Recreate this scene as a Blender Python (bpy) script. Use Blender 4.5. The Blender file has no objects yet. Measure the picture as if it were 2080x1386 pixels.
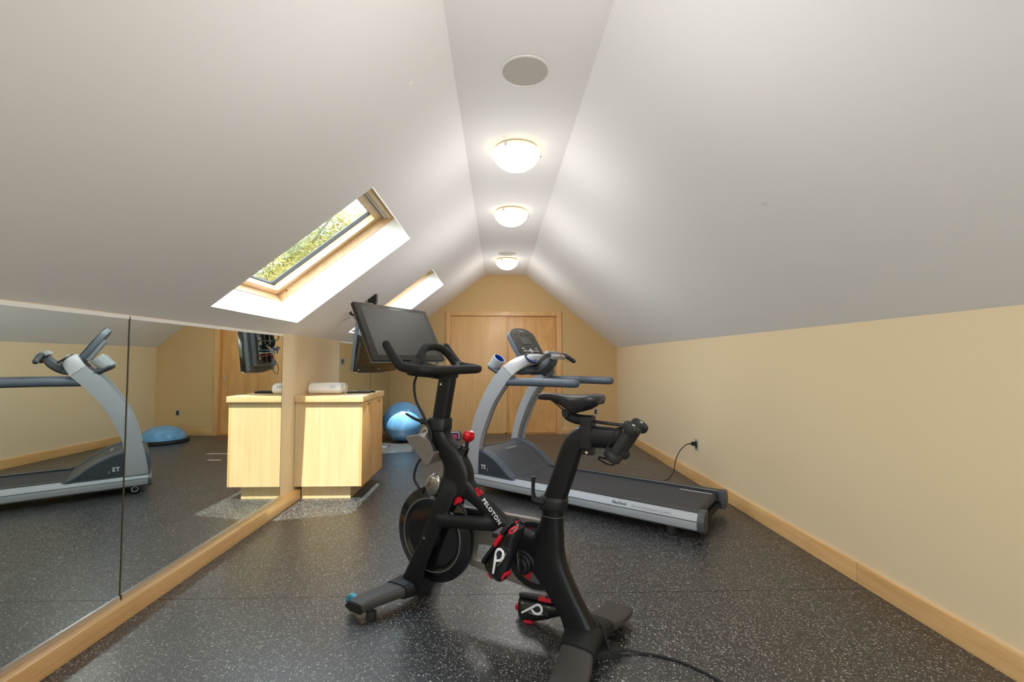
import bpy, bmesh, math, random
from mathutils import Vector, Matrix, Euler
C = bpy.context.scene.collection
SC = bpy.context.scene
PI = math.pi
random.seed(7)

# ---------------------------------------------------------------- camera
cd = bpy.data.cameras.new('camera'); cam = bpy.data.objects.new('camera', cd); C.objects.link(cam)
F_PX = 924.0
cd.sensor_width = 36.0; cd.sensor_fit = 'HORIZONTAL'; cd.lens = F_PX / 2080 * 36.0
cd.clip_start = 0.05; cd.clip_end = 300
yaw = math.atan((1040 - 1012) / F_PX); pitch = math.atan((732 - 693) / math.hypot(F_PX, 28))
cam.location = (0, 0, 1.22)
cam.rotation_euler = (PI / 2 + pitch, 0, -yaw)
SC.camera = cam
SC.view_settings.view_transform = 'Standard'; SC.view_settings.look = 'None'
SC.view_settings.gamma = 1.0; SC.view_settings.use_curve_mapping = False
SC.view_settings.exposure = 0.68
SC.cycles.max_bounces = 14; SC.cycles.diffuse_bounces = 8; SC.cycles.glossy_bounces = 6
SC.cycles.transparent_max_bounces = 12; SC.cycles.transmission_bounces = 6
SC.cycles.sample_clamp_indirect = 6.0
SC.cycles.caustics_reflective = False; SC.cycles.caustics_refractive = False

# ---------------------------------------------------------------- world, sun, window light
w = bpy.data.worlds.new('sky'); SC.world = w; w.use_nodes = True
nt = w.node_tree; nt.nodes.clear()
bgn = nt.nodes.new('ShaderNodeBackground'); outn = nt.nodes.new('ShaderNodeOutputWorld')
tc = nt.nodes.new('ShaderNodeTexCoord'); sx = nt.nodes.new('ShaderNodeSeparateXYZ')
cr = nt.nodes.new('ShaderNodeValToRGB')
cr.color_ramp.elements[0].position = 0.0; cr.color_ramp.elements[0].color = (.30, .33, .25, 1)
cr.color_ramp.elements[1].position = 1.0; cr.color_ramp.elements[1].color = (.62, .80, 1.0, 1)
e = cr.color_ramp.elements.new(0.05); e.color = (.88, .95, 1.0, 1)
e = cr.color_ramp.elements.new(0.5); e.color = (.76, .88, 1.0, 1)
nt.links.new(tc.outputs['Generated'], sx.inputs[0]); nt.links.new(sx.outputs['Z'], cr.inputs[0])
nt.links.new(cr.outputs[0], bgn.inputs[0]); nt.links.new(bgn.outputs[0], outn.inputs[0])
bgn.inputs[1].default_value = 6.5

SUN_DIR = Vector((-.035, .39, -1)).normalized()
sd = bpy.data.lights.new('sun', 'SUN'); so = bpy.data.objects.new('sun', sd); C.objects.link(so)
sd.energy = 8.5; sd.angle = math.radians(.6); sd.color = (1, .97, .92)
so.rotation_euler = SUN_DIR.to_track_quat('-Z', 'Y').to_euler(); so.location = (0, -6, 12)

# sampling portals (they give no light of their own, they only tell Cycles where the sky comes in)
def portal(name, loc, rot, sx_, sy_):
    l = bpy.data.lights.new(name, 'AREA'); o = bpy.data.objects.new(name, l); C.objects.link(o)
    l.shape = 'RECTANGLE'; l.size = sx_; l.size_y = sy_; l.cycles.is_portal = True
    o.location = loc; o.rotation_euler = rot
SLOPE = math.atan2(2.65 - 1.44, -.222 + 1.79)
for yy, ww in ((3.2575, 1.15), (5.66, 1.08), (-.75, 1.1)):
    portal('skylight_portal', (-1.79 + math.cos(SLOPE) * .736 - math.sin(SLOPE) * .40, yy, 1.44 + math.sin(SLOPE) * .736 + math.cos(SLOPE) * .40), (0, -SLOPE, 0), 1.25, ww + .1)
portal('gable_portal', (.10, -3.34, 1.35), (PI / 2, 0, 0), 2.4, 1.4)

# ---------------------------------------------------------------- materials
def srgb(r, g, b):
    f = lambda c: (c / 255 / 12.92) if c / 255 <= .04045 else ((c / 255 + .055) / 1.055) ** 2.4
    return (f(r), f(g), f(b), 1)
MATS = {}
def mat(name, col, rough=.5, metal=0, spec=.5, bump=0, bscale=60, var=0, vscale=3, coat=0, emit=None, estr=0):
    if name in MATS: return MATS[name]
    m = bpy.data.materials.new(name); m.use_nodes = True; MATS[name] = m
    t = m.node_tree; b = t.nodes['Principled BSDF']
    b.inputs['Base Color'].default_value = col; b.inputs['Roughness'].default_value = rough
    b.inputs['Metallic'].default_value = metal; b.inputs['Specular IOR Level'].default_value = spec
    b.inputs['Coat Weight'].default_value = coat
    if emit: b.inputs['Emission Color'].default_value = emit; b.inputs['Emission Strength'].default_value = estr
    co = t.nodes.new('ShaderNodeTexCoord')
    if var:
        n = t.nodes.new('ShaderNodeTexNoise'); n.inputs['Scale'].default_value = vscale; n.inputs['Detail'].default_value = 4
        r = t.nodes.new('ShaderNodeValToRGB')
        r.color_ramp.elements[0].position = .3; r.color_ramp.elements[1].position = .7
        r.color_ramp.elements[0].color = tuple(c * (1 - var) for c in col[:3]) + (1,)
        r.color_ramp.elements[1].color = tuple(min(1, c * (1 + var)) for c in col[:3]) + (1,)
        t.links.new(co.outputs['Object'], n.inputs['Vector']); t.links.new(n.outputs['Fac'], r.inputs[0]); t.links.new(r.outputs[0], b.inputs['Base Color'])
    if bump:
        n2 = t.nodes.new('ShaderNodeTexNoise'); n2.inputs['Scale'].default_value = bscale; n2.inputs['Detail'].default_value = 3
        bp = t.nodes.new('ShaderNodeBump'); bp.inputs['Strength'].default_value = bump; bp.inputs['Distance'].default_value = .002
        t.links.new(co.outputs['Object'], n2.inputs['Vector']); t.links.new(n2.outputs['Fac'], bp.inputs['Height']); t.links.new(bp.outputs[0], b.inputs['Normal'])
    return m

def wood(name, c1, c2, axis='Z', rough=.35, scale=1.0, figure=0):
    """maple: fine streaks running along one object axis, faint broad figure"""
    m = bpy.data.materials.new(name); m.use_nodes = True; MATS[name] = m
    t = m.node_tree; b = t.nodes['Principled BSDF']; b.inputs['Roughness'].default_value = rough
    co = t.nodes.new('ShaderNodeTexCoord'); mp = t.nodes.new('ShaderNodeMapping')
    s = {'X': (1.2, 28, 28), 'Y': (28, 1.2, 28), 'Z': (28, 28, 1.2)}[axis]
    mp.inputs['Scale'].default_value = tuple(a * scale for a in s)
    n = t.nodes.new('ShaderNodeTexNoise'); n.inputs['Scale'].default_value = 1.6; n.inputs['Detail'].default_value = 8; n.inputs['Roughness'].default_value = .62; n.inputs['Distortion'].default_value = .25
    mp2 = t.nodes.new('ShaderNodeMapping')
    s2 = {'X': (.6, 3.2, 3.2), 'Y': (3.2, .6, 3.2), 'Z': (3.2, 3.2, .6)}[axis]
    mp2.inputs['Scale'].default_value = s2
    n2 = t.nodes.new('ShaderNodeTexNoise'); n2.inputs['Scale'].default_value = 2.0; n2.inputs['Detail'].default_value = 2; n2.inputs['Distortion'].default_value = 1.5
    mx = t.nodes.new('ShaderNodeMix'); mx.data_type = 'FLOAT'; mx.inputs[0].default_value = .35 + figure
    r = t.nodes.new('ShaderNodeValToRGB')
    r.color_ramp.elements[0].position = .3; r.color_ramp.elements[0].color = c2
    r.color_ramp.elements[1].position = .62; r.color_ramp.elements[1].color = c1
    t.links.new(co.outputs['Object'], mp.inputs[0]); t.links.new(mp.outputs[0], n.inputs[0])
    t.links.new(co.outputs['Object'], mp2.inputs[0]); t.links.new(mp2.outputs[0], n2.inputs[0])
    t.links.new(n.outputs['Fac'], mx.inputs[2]); t.links.new(n2.outputs['Fac'], mx.inputs[3])
    t.links.new(mx.outputs[0], r.inputs[0]); t.links.new(r.outputs[0], b.inputs['Base Color'])
    return m

M_CEIL = mat('white_ceiling_paint', srgb(241, 240, 239), .85, bump=.06, bscale=180, spec=.2)
M_WALL = mat('tan_wall_paint', srgb(230, 209, 172), .75, bump=.05, bscale=160, spec=.25)
M_WALLB = mat('tan_wall_lamp_tinted', srgb(210, 178, 128), .75, bump=.05, bscale=160, spec=.25)  # back wall tone: dimmer, warm lamp light put into the paint colour
M_MAPLE = wood('maple_panel', srgb(232, 188, 128), srgb(218, 168, 106), 'Z')
M_MAPLE2 = wood('maple_panel_figured', srgb(230, 180, 116), srgb(206, 148, 86), 'Z', figure=.25)
M_MAPLE_X = wood('maple_counter', srgb(232, 198, 146), srgb(214, 174, 120), 'Y')
M_MAPLE_Y = wood('maple_baseboard', srgb(236, 192, 132), srgb(214, 164, 104), 'Y')
M_MAPLE_BX = wood('maple_baseboard_across', srgb(226, 184, 126), srgb(204, 156, 98), 'X')
M_PINE = wood('pine_window_frame', srgb(222, 188, 144), srgb(198, 156, 108), 'Y', rough=.4)
M_PINE_S = wood('pine_window_frame_sloped', srgb(222, 188, 144), srgb(198, 156, 108), 'X', rough=.4)
M_BLACK = mat('black_powder_coat', (.005, .005, .006, 1), .42, spec=.35, bump=.05, bscale=500)
M_BLACKG = mat('gloss_black', (.006, .006, .007, 1), .12, spec=.6)
M_BLACKS = mat('satin_black_plastic', (.010, .010, .011, 1), .5, spec=.35)
M_GREYF = mat('dark_grey_stabilizer', srgb(62, 60, 58), .5, bump=.05, bscale=400)
M_RUB = mat('black_rubber', (.014, .014, .014, 1), .7)
M_GRIP = mat('handlebar_rubber', srgb(22, 20, 19), .62, spec=.35, bump=.12, bscale=600)
M_SADDLE = mat('saddle_leatherette', (.016, .015, .017, 1), .38)
M_SILV = mat('silver_painted_metal', srgb(176, 179, 184), .48, metal=.12)
M_SILVD = mat('dark_silver_edge', srgb(110, 110, 110), .5, metal=.3)
M_CHROME = mat('chrome', (.75, .75, .75, 1), .12, metal=1)
M_ALU = mat('aluminium_trim', (.72, .73, .75, 1), .3, metal=1)
M_CHAR = mat('charcoal_plastic', srgb(74, 79, 86), .48, bump=.06, bscale=700)
M_CHARD = mat('dark_charcoal_panel', srgb(54, 60, 68), .45)
M_HAND = mat('blue_grey_handrail', srgb(88, 97, 109), .5, bump=.05, bscale=600)
M_BELT = mat('treadmill_belt', srgb(60, 62, 68), .62, bump=.15, bscale=900)
M_RED = mat('red_anodised', (.55, .01, .018, 1), .22, metal=.4)
M_REDP = mat('red_plastic', (.60, .012, .03, 1), .35)
M_WHITEP = mat('white_print', srgb(235, 235, 235), .5)
M_LGREYP = mat('light_grey_print', srgb(168, 170, 172), .5)
M_DGREYP = mat('dark_grey_print', srgb(70, 76, 82), .5)
M_CONS = mat('console_face', srgb(52, 50, 47), .28)
M_SCR = mat('glossy_screen', srgb(70, 70, 67), .42, spec=.35)
M_BEZ = mat('screen_bezel', srgb(44, 40, 37), .18)
M_TVS = mat('tv_glass', (.008, .007, .005, 1), .06, spec=.8)
M_TVB = mat('tv_bezel_gloss', (.012, .010, .006, 1), .08, spec=.7)
M_TVBK = mat('tv_back_grey', srgb(92, 98, 106), .45)
M_GUARD = mat('belt_guard_grey', srgb(128, 121, 114), .42, metal=.3)
M_BLUE = mat('blue_cup_liner', srgb(14, 62, 158), .35)
M_BLUEC = mat('blue_cable', srgb(50, 110, 190), .5)
M_CREAMC = mat('cream_cable', srgb(225, 218, 196), .5)
M_TEAL = mat('teal_wheel', srgb(74, 158, 184), .35)
M_WHITE = mat('white_plastic', srgb(235, 233, 228), .45)
M_TOWEL = mat('white_towel', srgb(240, 236, 228), .95, bump=.7, bscale=260)
M_GREYPLATE = mat('grey_device_plate', srgb(176, 170, 160), .4)
M_DEV = mat('dark_device', srgb(34, 34, 38), .4)
M_SPK = mat('speaker_grille', srgb(190, 187, 180), .8, bump=.3, bscale=900)
M_PINK = mat('pink_plastic', srgb(210, 70, 110), .4)
M_NAVY = mat('navy_plastic', srgb(40, 60, 110), .4)
M_BRASSW = mat('warm_white_glass_rim', srgb(240, 225, 205), .3)

def m_floor():
    m = bpy.data.materials.new('speckled_rubber_floor'); m.use_nodes = True
    t = m.node_tree; b = t.nodes['Principled BSDF']
    co = t.nodes.new('ShaderNodeTexCoord')
    base = srgb(24, 26, 29)
    def flecks(scale, thr, off, keep):
        mp = t.nodes.new('ShaderNodeMapping'); mp.inputs['Location'].default_value = off; mp.inputs['Rotation'].default_value = (0, 0, off[0])
        wn = t.nodes.new('ShaderNodeTexNoise'); wn.inputs['Scale'].default_value = scale * 1.3; wn.inputs['Detail'].default_value = 1
        ad = t.nodes.new('ShaderNodeVectorMath'); ad.operation = 'MULTIPLY_ADD'; ad.inputs[1].default_value = (.012, .012, 0)
        v = t.nodes.new('ShaderNodeTexVoronoi'); v.voronoi_dimensions = '2D'; v.inputs['Scale'].default_value = scale
        t.links.new(co.outputs['Object'], mp.inputs[0]); t.links.new(mp.outputs[0], wn.inputs['Vector'])
        t.links.new(wn.outputs['Color'], ad.inputs[0]); t.links.new(mp.outputs[0], ad.inputs[2]); t.links.new(ad.outputs[0], v.inputs['Vector'])
        sp = t.nodes.new('ShaderNodeSeparateColor'); t.links.new(v.outputs['Color'], sp.inputs[0])
        # radius differs cell to cell
        mr = t.nodes.new('ShaderNodeMapRange'); mr.inputs[1].default_value = keep; mr.inputs[2].default_value = 1; mr.inputs[3].default_value = 0; mr.inputs[4].default_value = thr
        t.links.new(sp.outputs[0], mr.inputs[0])
        lt = t.nodes.new('ShaderNodeMath'); lt.operation = 'LESS_THAN'
        t.links.new(v.outputs['Distance'], lt.inputs[0]); t.links.new(mr.outputs[0], lt.inputs[1])
        cr = t.nodes.new('ShaderNodeValToRGB'); cr.color_ramp.interpolation = 'CONSTANT'
        cr.color_ramp.elements[0].color = srgb(196, 196, 192); cr.color_ramp.elements[1].position = .45; cr.color_ramp.elements[1].color = srgb(122, 121, 117)
        e = cr.color_ramp.elements.new(.7); e.color = srgb(188, 180, 160)
        e = cr.color_ramp.elements.new(.85); e.color = srgb(130, 142, 156)
        t.links.new(sp.outputs[1], cr.inputs[0])
        return lt.outputs[0], cr.outputs[0]
    prev = None
    nz = t.nodes.new('ShaderNodeTexNoise'); nz.inputs['Scale'].default_value = 1.1; nz.inputs['Detail'].default_value = 5
    t.links.new(co.outputs['Object'], nz.inputs['Vector'])
    br = t.nodes.new('ShaderNodeValToRGB'); br.color_ramp.elements[0].color = tuple(c * .86 for c in base[:3]) + (1,); br.color_ramp.elements[1].color = tuple(c * 1.14 for c in base[:3]) + (1,)
    t.links.new(nz.outputs['Fac'], br.inputs[0]); prev = br.outputs[0]
    for sc_, th, off, kp in ((120, .33, (.3, .1, 0), .64), (185, .33, (1.7, 2.2, 0), .66), (78, .23, (4.1, .7, 0), .82)):
        f, c = flecks(sc_, th, off, kp)
        mx = t.nodes.new('ShaderNodeMix'); mx.data_type = 'RGBA'
        t.links.new(f, mx.inputs[0]); t.links.new(prev, mx.inputs[6]); t.links.new(c, mx.inputs[7]); prev = mx.outputs[2]
    t.links.new(prev, b.inputs['Base Color'])
    n = t.nodes.new('ShaderNodeTexNoise'); n.inputs['Scale'].default_value = 2.2; n.inputs['Detail'].default_value = 6
    mr = t.nodes.new('ShaderNodeMapRange'); mr.inputs[3].default_value = .32; mr.inputs[4].default_value = .44
    t.links.new(co.outputs['Object'], n.inputs['Vector']); t.links.new(n.outputs['Fac'], mr.inputs[0]); t.links.new(mr.outputs[0], b.inputs['Roughness'])
    n3 = t.nodes.new('ShaderNodeTexNoise'); n3.inputs['Scale'].default_value = 260
    bp = t.nodes.new('ShaderNodeBump'); bp.inputs['Strength'].default_value = .12; bp.inputs['Distance'].default_value = .001
    t.links.new(co.outputs['Object'], n3.inputs['Vector']); t.links.new(n3.outputs['Fac'], bp.inputs['Height']); t.links.new(bp.outputs[0], b.inputs['Normal'])
    b.inputs['Specular IOR Level'].default_value = 1.0; b.inputs['IOR'].default_value = 1.62
    return m
M_FLOOR = m_floor()

def m_mirror():
    m = bpy.data.materials.new('mirror_silvering'); m.use_nodes = True
    b = m.node_tree.nodes['Principled BSDF']
    b.inputs['Base Color'].default_value = (.80, .85, .80, 1); b.inputs['Metallic'].default_value = 1; b.inputs['Roughness'].default_value = 0.0
    return m
M_MIRROR = m_mirror()
def m_glass():
    m = bpy.data.materials.new('window_glass'); m.use_nodes = True
    t = m.node_tree; t.nodes.clear()
    o = t.nodes.new('ShaderNodeOutputMaterial'); mx = t.nodes.new('ShaderNodeMixShader'); mx.inputs[0].default_value = .07
    tr = t.nodes.new('ShaderNodeBsdfTransparent'); tr.inputs[0].default_value = (.95, .97, .96, 1)
    g = t.nodes.new('ShaderNodeBsdfGlossy'); g.inputs['Roughness'].default_value = .02
    t.links.new(tr.outputs[0], mx.inputs[1]); t.links.new(g.outputs[0], mx.inputs[2]); t.links.new(mx.outputs[0], o.inputs[0])
    return m
M_GLASS = m_glass()
def m_lamp():
    m = bpy.data.materials.new('lit_frosted_glass'); m.use_nodes = True
    b = m.node_tree.nodes['Principled BSDF']
    b.inputs['Base Color'].default_value = (.9, .86, .8, 1); b.inputs['Roughness'].default_value = .35
    b.inputs['Emission Color'].default_value = (1, .88, .72, 1); b.inputs['Emission Strength'].default_value = .60
    return m
M_LAMP = m_lamp()
def m_ball():
    m = bpy.data.materials.new('blue_vinyl'); m.use_nodes = True
    t = m.node_tree; b = t.nodes['Principled BSDF']
    co = t.nodes.new('ShaderNodeTexCoord')
    n = t.nodes.new('ShaderNodeTexNoise'); n.inputs['Scale'].default_value = 3.2; n.inputs['Distortion'].default_value = 1.8; n.inputs['Detail'].default_value = 3
    r = t.nodes.new('ShaderNodeValToRGB'); r.color_ramp.elements[0].position = .3; r.color_ramp.elements[1].position = .75
    r.color_ramp.elements[0].color = srgb(84, 148, 202); r.color_ramp.elements[1].color = srgb(136, 186, 220)
    t.links.new(co.outputs['Object'], n.inputs['Vector']); t.links.new(n.outputs['Fac'], r.inputs[0]); t.links.new(r.outputs[0], b.inputs['Base Color'])
    wv = t.nodes.new('ShaderNodeTexWave'); wv.bands_direction = 'Z'; wv.inputs['Scale'].default_value = 16; wv.inputs['Distortion'].default_value = 0
    bp = t.nodes.new('ShaderNodeBump'); bp.inputs['Strength'].default_value = .10; bp.inputs['Distance'].default_value = .001
    t.links.new(co.outputs['Object'], wv.inputs['Vector']); t.links.new(wv.outputs['Fac'], bp.inputs['Height']); t.links.new(bp.outputs[0], b.inputs['Normal'])
    b.inputs['Roughness'].default_value = .28
    return m
M_BALL = m_ball()
def m_leaf():
    m = bpy.data.materials.new('tree_leaf'); m.use_nodes = True
    t = m.node_tree; t.nodes.clear()
    o = t.nodes.new('ShaderNodeOutputMaterial'); mx = t.nodes.new('ShaderNodeMixShader'); mx.inputs[0].default_value = .5
    d = t.nodes.new('ShaderNodeBsdfDiffuse'); tl = t.nodes.new('ShaderNodeBsdfTranslucent')
    n = t.nodes.new('ShaderNodeTexNoise'); n.inputs['Scale'].default_value = 1.3
    co = t.nodes.new('ShaderNodeTexCoord')
    r = t.nodes.new('ShaderNodeValToRGB'); r.color_ramp.elements[0].position = .38; r.color_ramp.elements[1].position = .62
    r.color_ramp.elements[0].color = (.10, .14, .035, 1); r.color_ramp.elements[1].color = (.34, .29, .08, 1)
    t.links.new(co.outputs['Object'], n.inputs['Vector']); t.links.new(n.outputs['Fac'], r.inputs[0])
    t.links.new(r.outputs[0], d.inputs[0]); t.links.new(r.outputs[0], tl.inputs[0])
    t.links.new(d.outputs[0], mx.inputs[1]); t.links.new(tl.outputs[0], mx.inputs[2]); t.links.new(mx.outputs[0], o.inputs[0])
    return m
M_LEAF = m_leaf()
M_BARK = mat('bark', srgb(96, 82, 64), .9, bump=.5, bscale=20)

# ---------------------------------------------------------------- mesh helpers
def V(*a): return Vector(a)
def box(bm, x0, x1, y0, y1, z0, z1, mtx=None):
    vs = [bm.verts.new(V(x, y, z)) for x in (x0, x1) for y in (y0, y1) for z in (z0, z1)]
    for f in ((0, 1, 3, 2), (4, 6, 7, 5), (0, 4, 5, 1), (2, 3, 7, 6), (0, 2, 6, 4), (1, 5, 7, 3)):
        bm.faces.new([vs[i] for i in f])
    if mtx: bmesh.ops.transform(bm, matrix=mtx, verts=vs)
    return vs
def rbox(bm, x0, x1, y0, y1, z0, z1, r=.005, seg=2, mtx=None):
    t = bmesh.new(); box(t, x0, x1, y0, y1, z0, z1)
    bmesh.ops.bevel(t, geom=list(t.edges), offset=r, segments=seg, profile=.7, affect='EDGES')
    merge(bm, t, mtx)
def merge(bm, t, mtx=None):
    if mtx: bmesh.ops.transform(t, matrix=mtx, verts=t.verts)
    me = bpy.data.meshes.new('tmp'); t.to_mesh(me); t.free(); bm.from_mesh(me); bpy.data.meshes.remove(me)
def loft(bm, rings, cap=True, closed=False):
    R = [[bm.verts.new(p) for p in r] for r in rings]
    n = len(R[0]); m = len(R)
    for i in range(m if closed else m - 1):
        a, b = R[i], R[(i + 1) % m]
        for j in range(n):
            try: bm.faces.new((a[j], a[(j + 1) % n], b[(j + 1) % n], b[j]))
            except ValueError: pass
    if cap and not closed:
        bm.faces.new(list(reversed(R[0]))); bm.faces.new(R[-1])
def ring(c, ex, ey, a, b, n=20, p=2.0):
    out = []
    for i in range(n):
        t = 2 * PI * i / n; ct, st = math.cos(t), math.sin(t)
        x = math.copysign(abs(ct) ** (2 / p), ct) * a; y = math.copysign(abs(st) ** (2 / p), st) * b
        out.append(Vector(c) + ex * x + ey * y)
    return out
def smooth_path(pts, k=6):
    pts = [Vector(p) for p in pts]
    if len(pts) < 3: return pts
    P = [2 * pts[0] - pts[1]] + pts + [2 * pts[-1] - pts[-2]]
    out = []
    for i in range(1, len(P) - 2):
        for j in range(k):
            t = j / k; p0, p1, p2, p3 = P[i - 1:i + 3]
            out.append(.5 * ((2 * p1) + (p2 - p0) * t + (2 * p0 - 5 * p1 + 4 * p2 - p3) * t * t + (3 * p1 - p0 - 3 * p2 + p3) * t ** 3))
    out.append(pts[-1]); return out
def tube(bm, pts, r, n=14, k=6, up=None, ry=None, p=2.0, round_ends=False, closed=False):
    """r: radius or list of radii per control point; ry: second radius (flattened section)"""
    ctrl = len(pts)
    path = smooth_path(pts + ([pts[0]] if closed else []), k) if k > 1 else [Vector(q) for q in pts]
    m = len(path)
    def rad(rr, i):
        if not isinstance(rr, (list, tuple)): return rr
        f = i / (m - 1) * (len(rr) - 1); a = int(min(f, len(rr) - 2)); return rr[a] + (rr[a + 1] - rr[a]) * (f - a)
    tang = []
    for i in range(m):
        a = path[max(0, i - 1)]; b = path[min(m - 1, i + 1)]
        if closed and (i == 0 or i == m - 1): a, b = path[m - 2], path[1]
        tang.append((b - a).normalized())
    ref = Vector(up) if up else (V(0, 0, 1) if abs(tang[0].z) < .9 else V(1, 0, 0))
    ex = tang[0].cross(ref).normalized(); rings = []
    prev = tang[0]
    for i in range(m):
        if up: ex = tang[i].cross(ref).normalized()
        else:
            q = prev.rotation_difference(tang[i]); ex = q @ ex; ex = (ex - tang[i] * ex.dot(tang[i])).normalized()
        prev = tang[i]; ey = ex.cross(tang[i]).normalized()
        ra = rad(r, i); rb = rad(ry, i) if ry is not None else ra
        rings.append((path[i], ex.copy(), ey, ra, rb, tang[i]))
    R = []
    if round_ends:
        c, a1, b1, ra, rb, tg = rings[0]
        for q in (80, 60, 35): R.append(ring(c - tg * min(ra, rb) * math.sin(math.radians(q)), a1, b1, ra * math.cos(math.radians(q)), rb * math.cos(math.radians(q)), n, p))
    for c, a1, b1, ra, rb, tg in rings[:-1] if closed else rings: R.append(ring(c, a1, b1, ra, rb, n, p))
    if round_ends:
        c, a1, b1, ra, rb, tg = rings[-1]
        for q in (35, 60, 80): R.append(ring(c + tg * min(ra, rb) * math.sin(math.radians(q)), a1, b1, ra * math.cos(math.radians(q)), rb * math.cos(math.radians(q)), n, p))
    loft(bm, R, cap=not closed, closed=closed)
def lathe(bm, prof, n=40, c=(0, 0, 0), axis='Z', closed=False):
    """prof: list of (radius, height). revolve about an axis through c"""
    ax = {'Z': (V(1, 0, 0), V(0, 1, 0), V(0, 0, 1)), 'Y': (V(0, 0, 1), V(1, 0, 0), V(0, 1, 0)), 'X': (V(0, 1, 0), V(0, 0, 1), V(1, 0, 0))}
    if isinstance(axis, str): ex, ey, ez = ax[axis]
    else:
        ez = Vector(axis).normalized(); ex = ez.cross(V(0, 0, 1) if abs(ez.z) < .9 else V(1, 0, 0)).normalized(); ey = ez.cross(ex)
    R = [[Vector(c) + ex * math.cos(2 * PI * i / n) * max(r, 1e-5) + ey * math.sin(2 * PI * i / n) * max(r, 1e-5) + ez * h for i in range(n)] for r, h in prof]
    loft(bm, R, cap=not closed, closed=closed)
def cyl(bm, a, b, r, n=24, bev=0):
    a = Vector(a); b = Vector(b); L = (b - a).length
    pr = [(r - bev, 0), (r, bev), (r, L - bev), (r - bev, L)] if bev else [(r, 0), (r, L)]
    lathe(bm, pr, n, a, b - a)
def prism(bm, poly, d0, d1, plane='XZ', bev=0):
    """extrude a polygon; plane XZ -> depth along Y, XY -> Z, YZ -> X"""
    mk = {'XZ': lambda p, d: V(p[0], d, p[1]), 'XY': lambda p, d: V(p[0], p[1], d), 'YZ': lambda p, d: V(d, p[0], p[1])}[plane]
    t = bmesh.new()
    a = [t.verts.new(mk(p, d0)) for p in poly]; b = [t.verts.new(mk(p, d1)) for p in poly]
    n = len(poly)
    t.faces.new(a); t.faces.new(list(reversed(b)))
    for i in range(n): t.faces.new((a[i], b[i], b[(i + 1) % n], a[(i + 1) % n]))
    bmesh.ops.recalc_face_normals(t, faces=t.faces)
    if bev:
        ed = [e for e in t.edges if len(e.link_faces) == 2 and e.calc_face_angle(0) > .5]
        bmesh.ops.bevel(t, geom=ed, offset=bev, segments=2, profile=.7, affect='EDGES')
    merge(bm, t)
def curve_poly(pts, k=5): return [(p.x, p.y) for p in smooth_path([(a, b, 0) for a, b in pts], k)]
def mesh_obj(name, bm, m, parent=None, smooth=True, loc=None, rot=None, ang=35):
    bmesh.ops.recalc_face_normals(bm, faces=bm.faces)
    me = bpy.data.meshes.new(name); bm.to_mesh(me); bm.free()
    o = bpy.data.objects.new(name, me); C.objects.link(o)
    me.materials.append(m)
    if smooth:
        me.polygons.foreach_set('use_smooth', [True] * len(me.polygons))
        try: me.set_sharp_from_angle(angle=math.radians(ang))
        except Exception: pass
    if parent: o.parent = parent
    if loc: o.location = loc
    if rot: o.rotation_euler = rot
    return o
def P(name, m, fn, parent=None, **k):
    bm = bmesh.new(); fn(bm); return mesh_obj(name, bm, m, parent, **k)
def tag(o, label, cat, group=None):
    o['label'] = label; o['category'] = cat
    if group: o['group'] = group
    return o
def thing(name, label, cat, loc=(0, 0, 0), rotz=0, group=None, rot=None):
    o = bpy.data.objects.new(name, None); C.objects.link(o); o.empty_display_size = .1
    o.location = loc; o.rotation_euler = rot or (0, 0, rotz)
    return tag(o, label, cat, group)
def struct(o): o['kind'] = 'structure'; return o
def copy_tree(o, parent=None):
    c = o.copy(); C.objects.link(c)
    if parent: c.parent = parent
    for ch in list(o.children): copy_tree(ch, c)
    return c
def text_mesh(name, s, size, m, parent, origin, right, up, depth=.0006, bold=0, spacing=1.0, align='LEFT', shear=0):
    cu = bpy.data.curves.new('t', 'FONT'); cu.body = s; cu.size = size; cu.extrude = depth; cu.offset = bold; cu.space_character = spacing; cu.align_x = align; cu.shear = shear
    to = bpy.data.objects.new('t', cu); C.objects.link(to)
    dg = bpy.context.evaluated_depsgraph_get(); me = bpy.data.meshes.new_from_object(to.evaluated_get(dg))
    bpy.data.objects.remove(to); bpy.data.curves.remove(cu)
    r = Vector(right).normalized(); u = Vector(up).normalized(); n = r.cross(u)
    me.transform(Matrix(((r.x, u.x, n.x, origin[0]), (r.y, u.y, n.y, origin[1]), (r.z, u.z, n.z, origin[2]), (0, 0, 0, 1))))
    me.name = name; me.materials.clear(); me.materials.append(m)
    o = bpy.data.objects.new(name, me); C.objects.link(o); o.parent = parent
    return o
def flat_shape(name, outer, holes, d0, d1, m, parent, plane='XZ', bevel=0):
    """filled 2D outline with holes, extruded from d0 to d1"""
    cu = bpy.data.curves.new('s', 'CURVE'); cu.dimensions = '2D'; cu.fill_mode = 'BOTH'; cu.extrude = abs(d1 - d0) / 2 - bevel; cu.bevel_depth = bevel; cu.bevel_resolution = 2
    for loop in [outer] + holes:
        sp = cu.splines.new('POLY'); sp.points.add(len(loop) - 1); sp.use_cyclic_u = True
        for q, p in zip(sp.points, loop): q.co = (p[0], p[1], 0, 1)
    to = bpy.data.objects.new('s', cu); C.objects.link(to)
    dg = bpy.context.evaluated_depsgraph_get(); me = bpy.data.meshes.new_from_object(to.evaluated_get(dg))
    bpy.data.objects.remove(to); bpy.data.curves.remove(cu)
    c = (d0 + d1) / 2
    if plane == 'XZ': me.transform(Matrix(((1, 0, 0, 0), (0, 0, -1, c), (0, 1, 0, 0), (0, 0, 0, 1))))
    else: me.transform(Matrix.Translation((0, 0, c)))
    me.name = name; me.materials.clear(); me.materials.append(m)
    o = bpy.data.objects.new(name, me); C.objects.link(o)
    if parent: o.parent = parent
    return o
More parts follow.
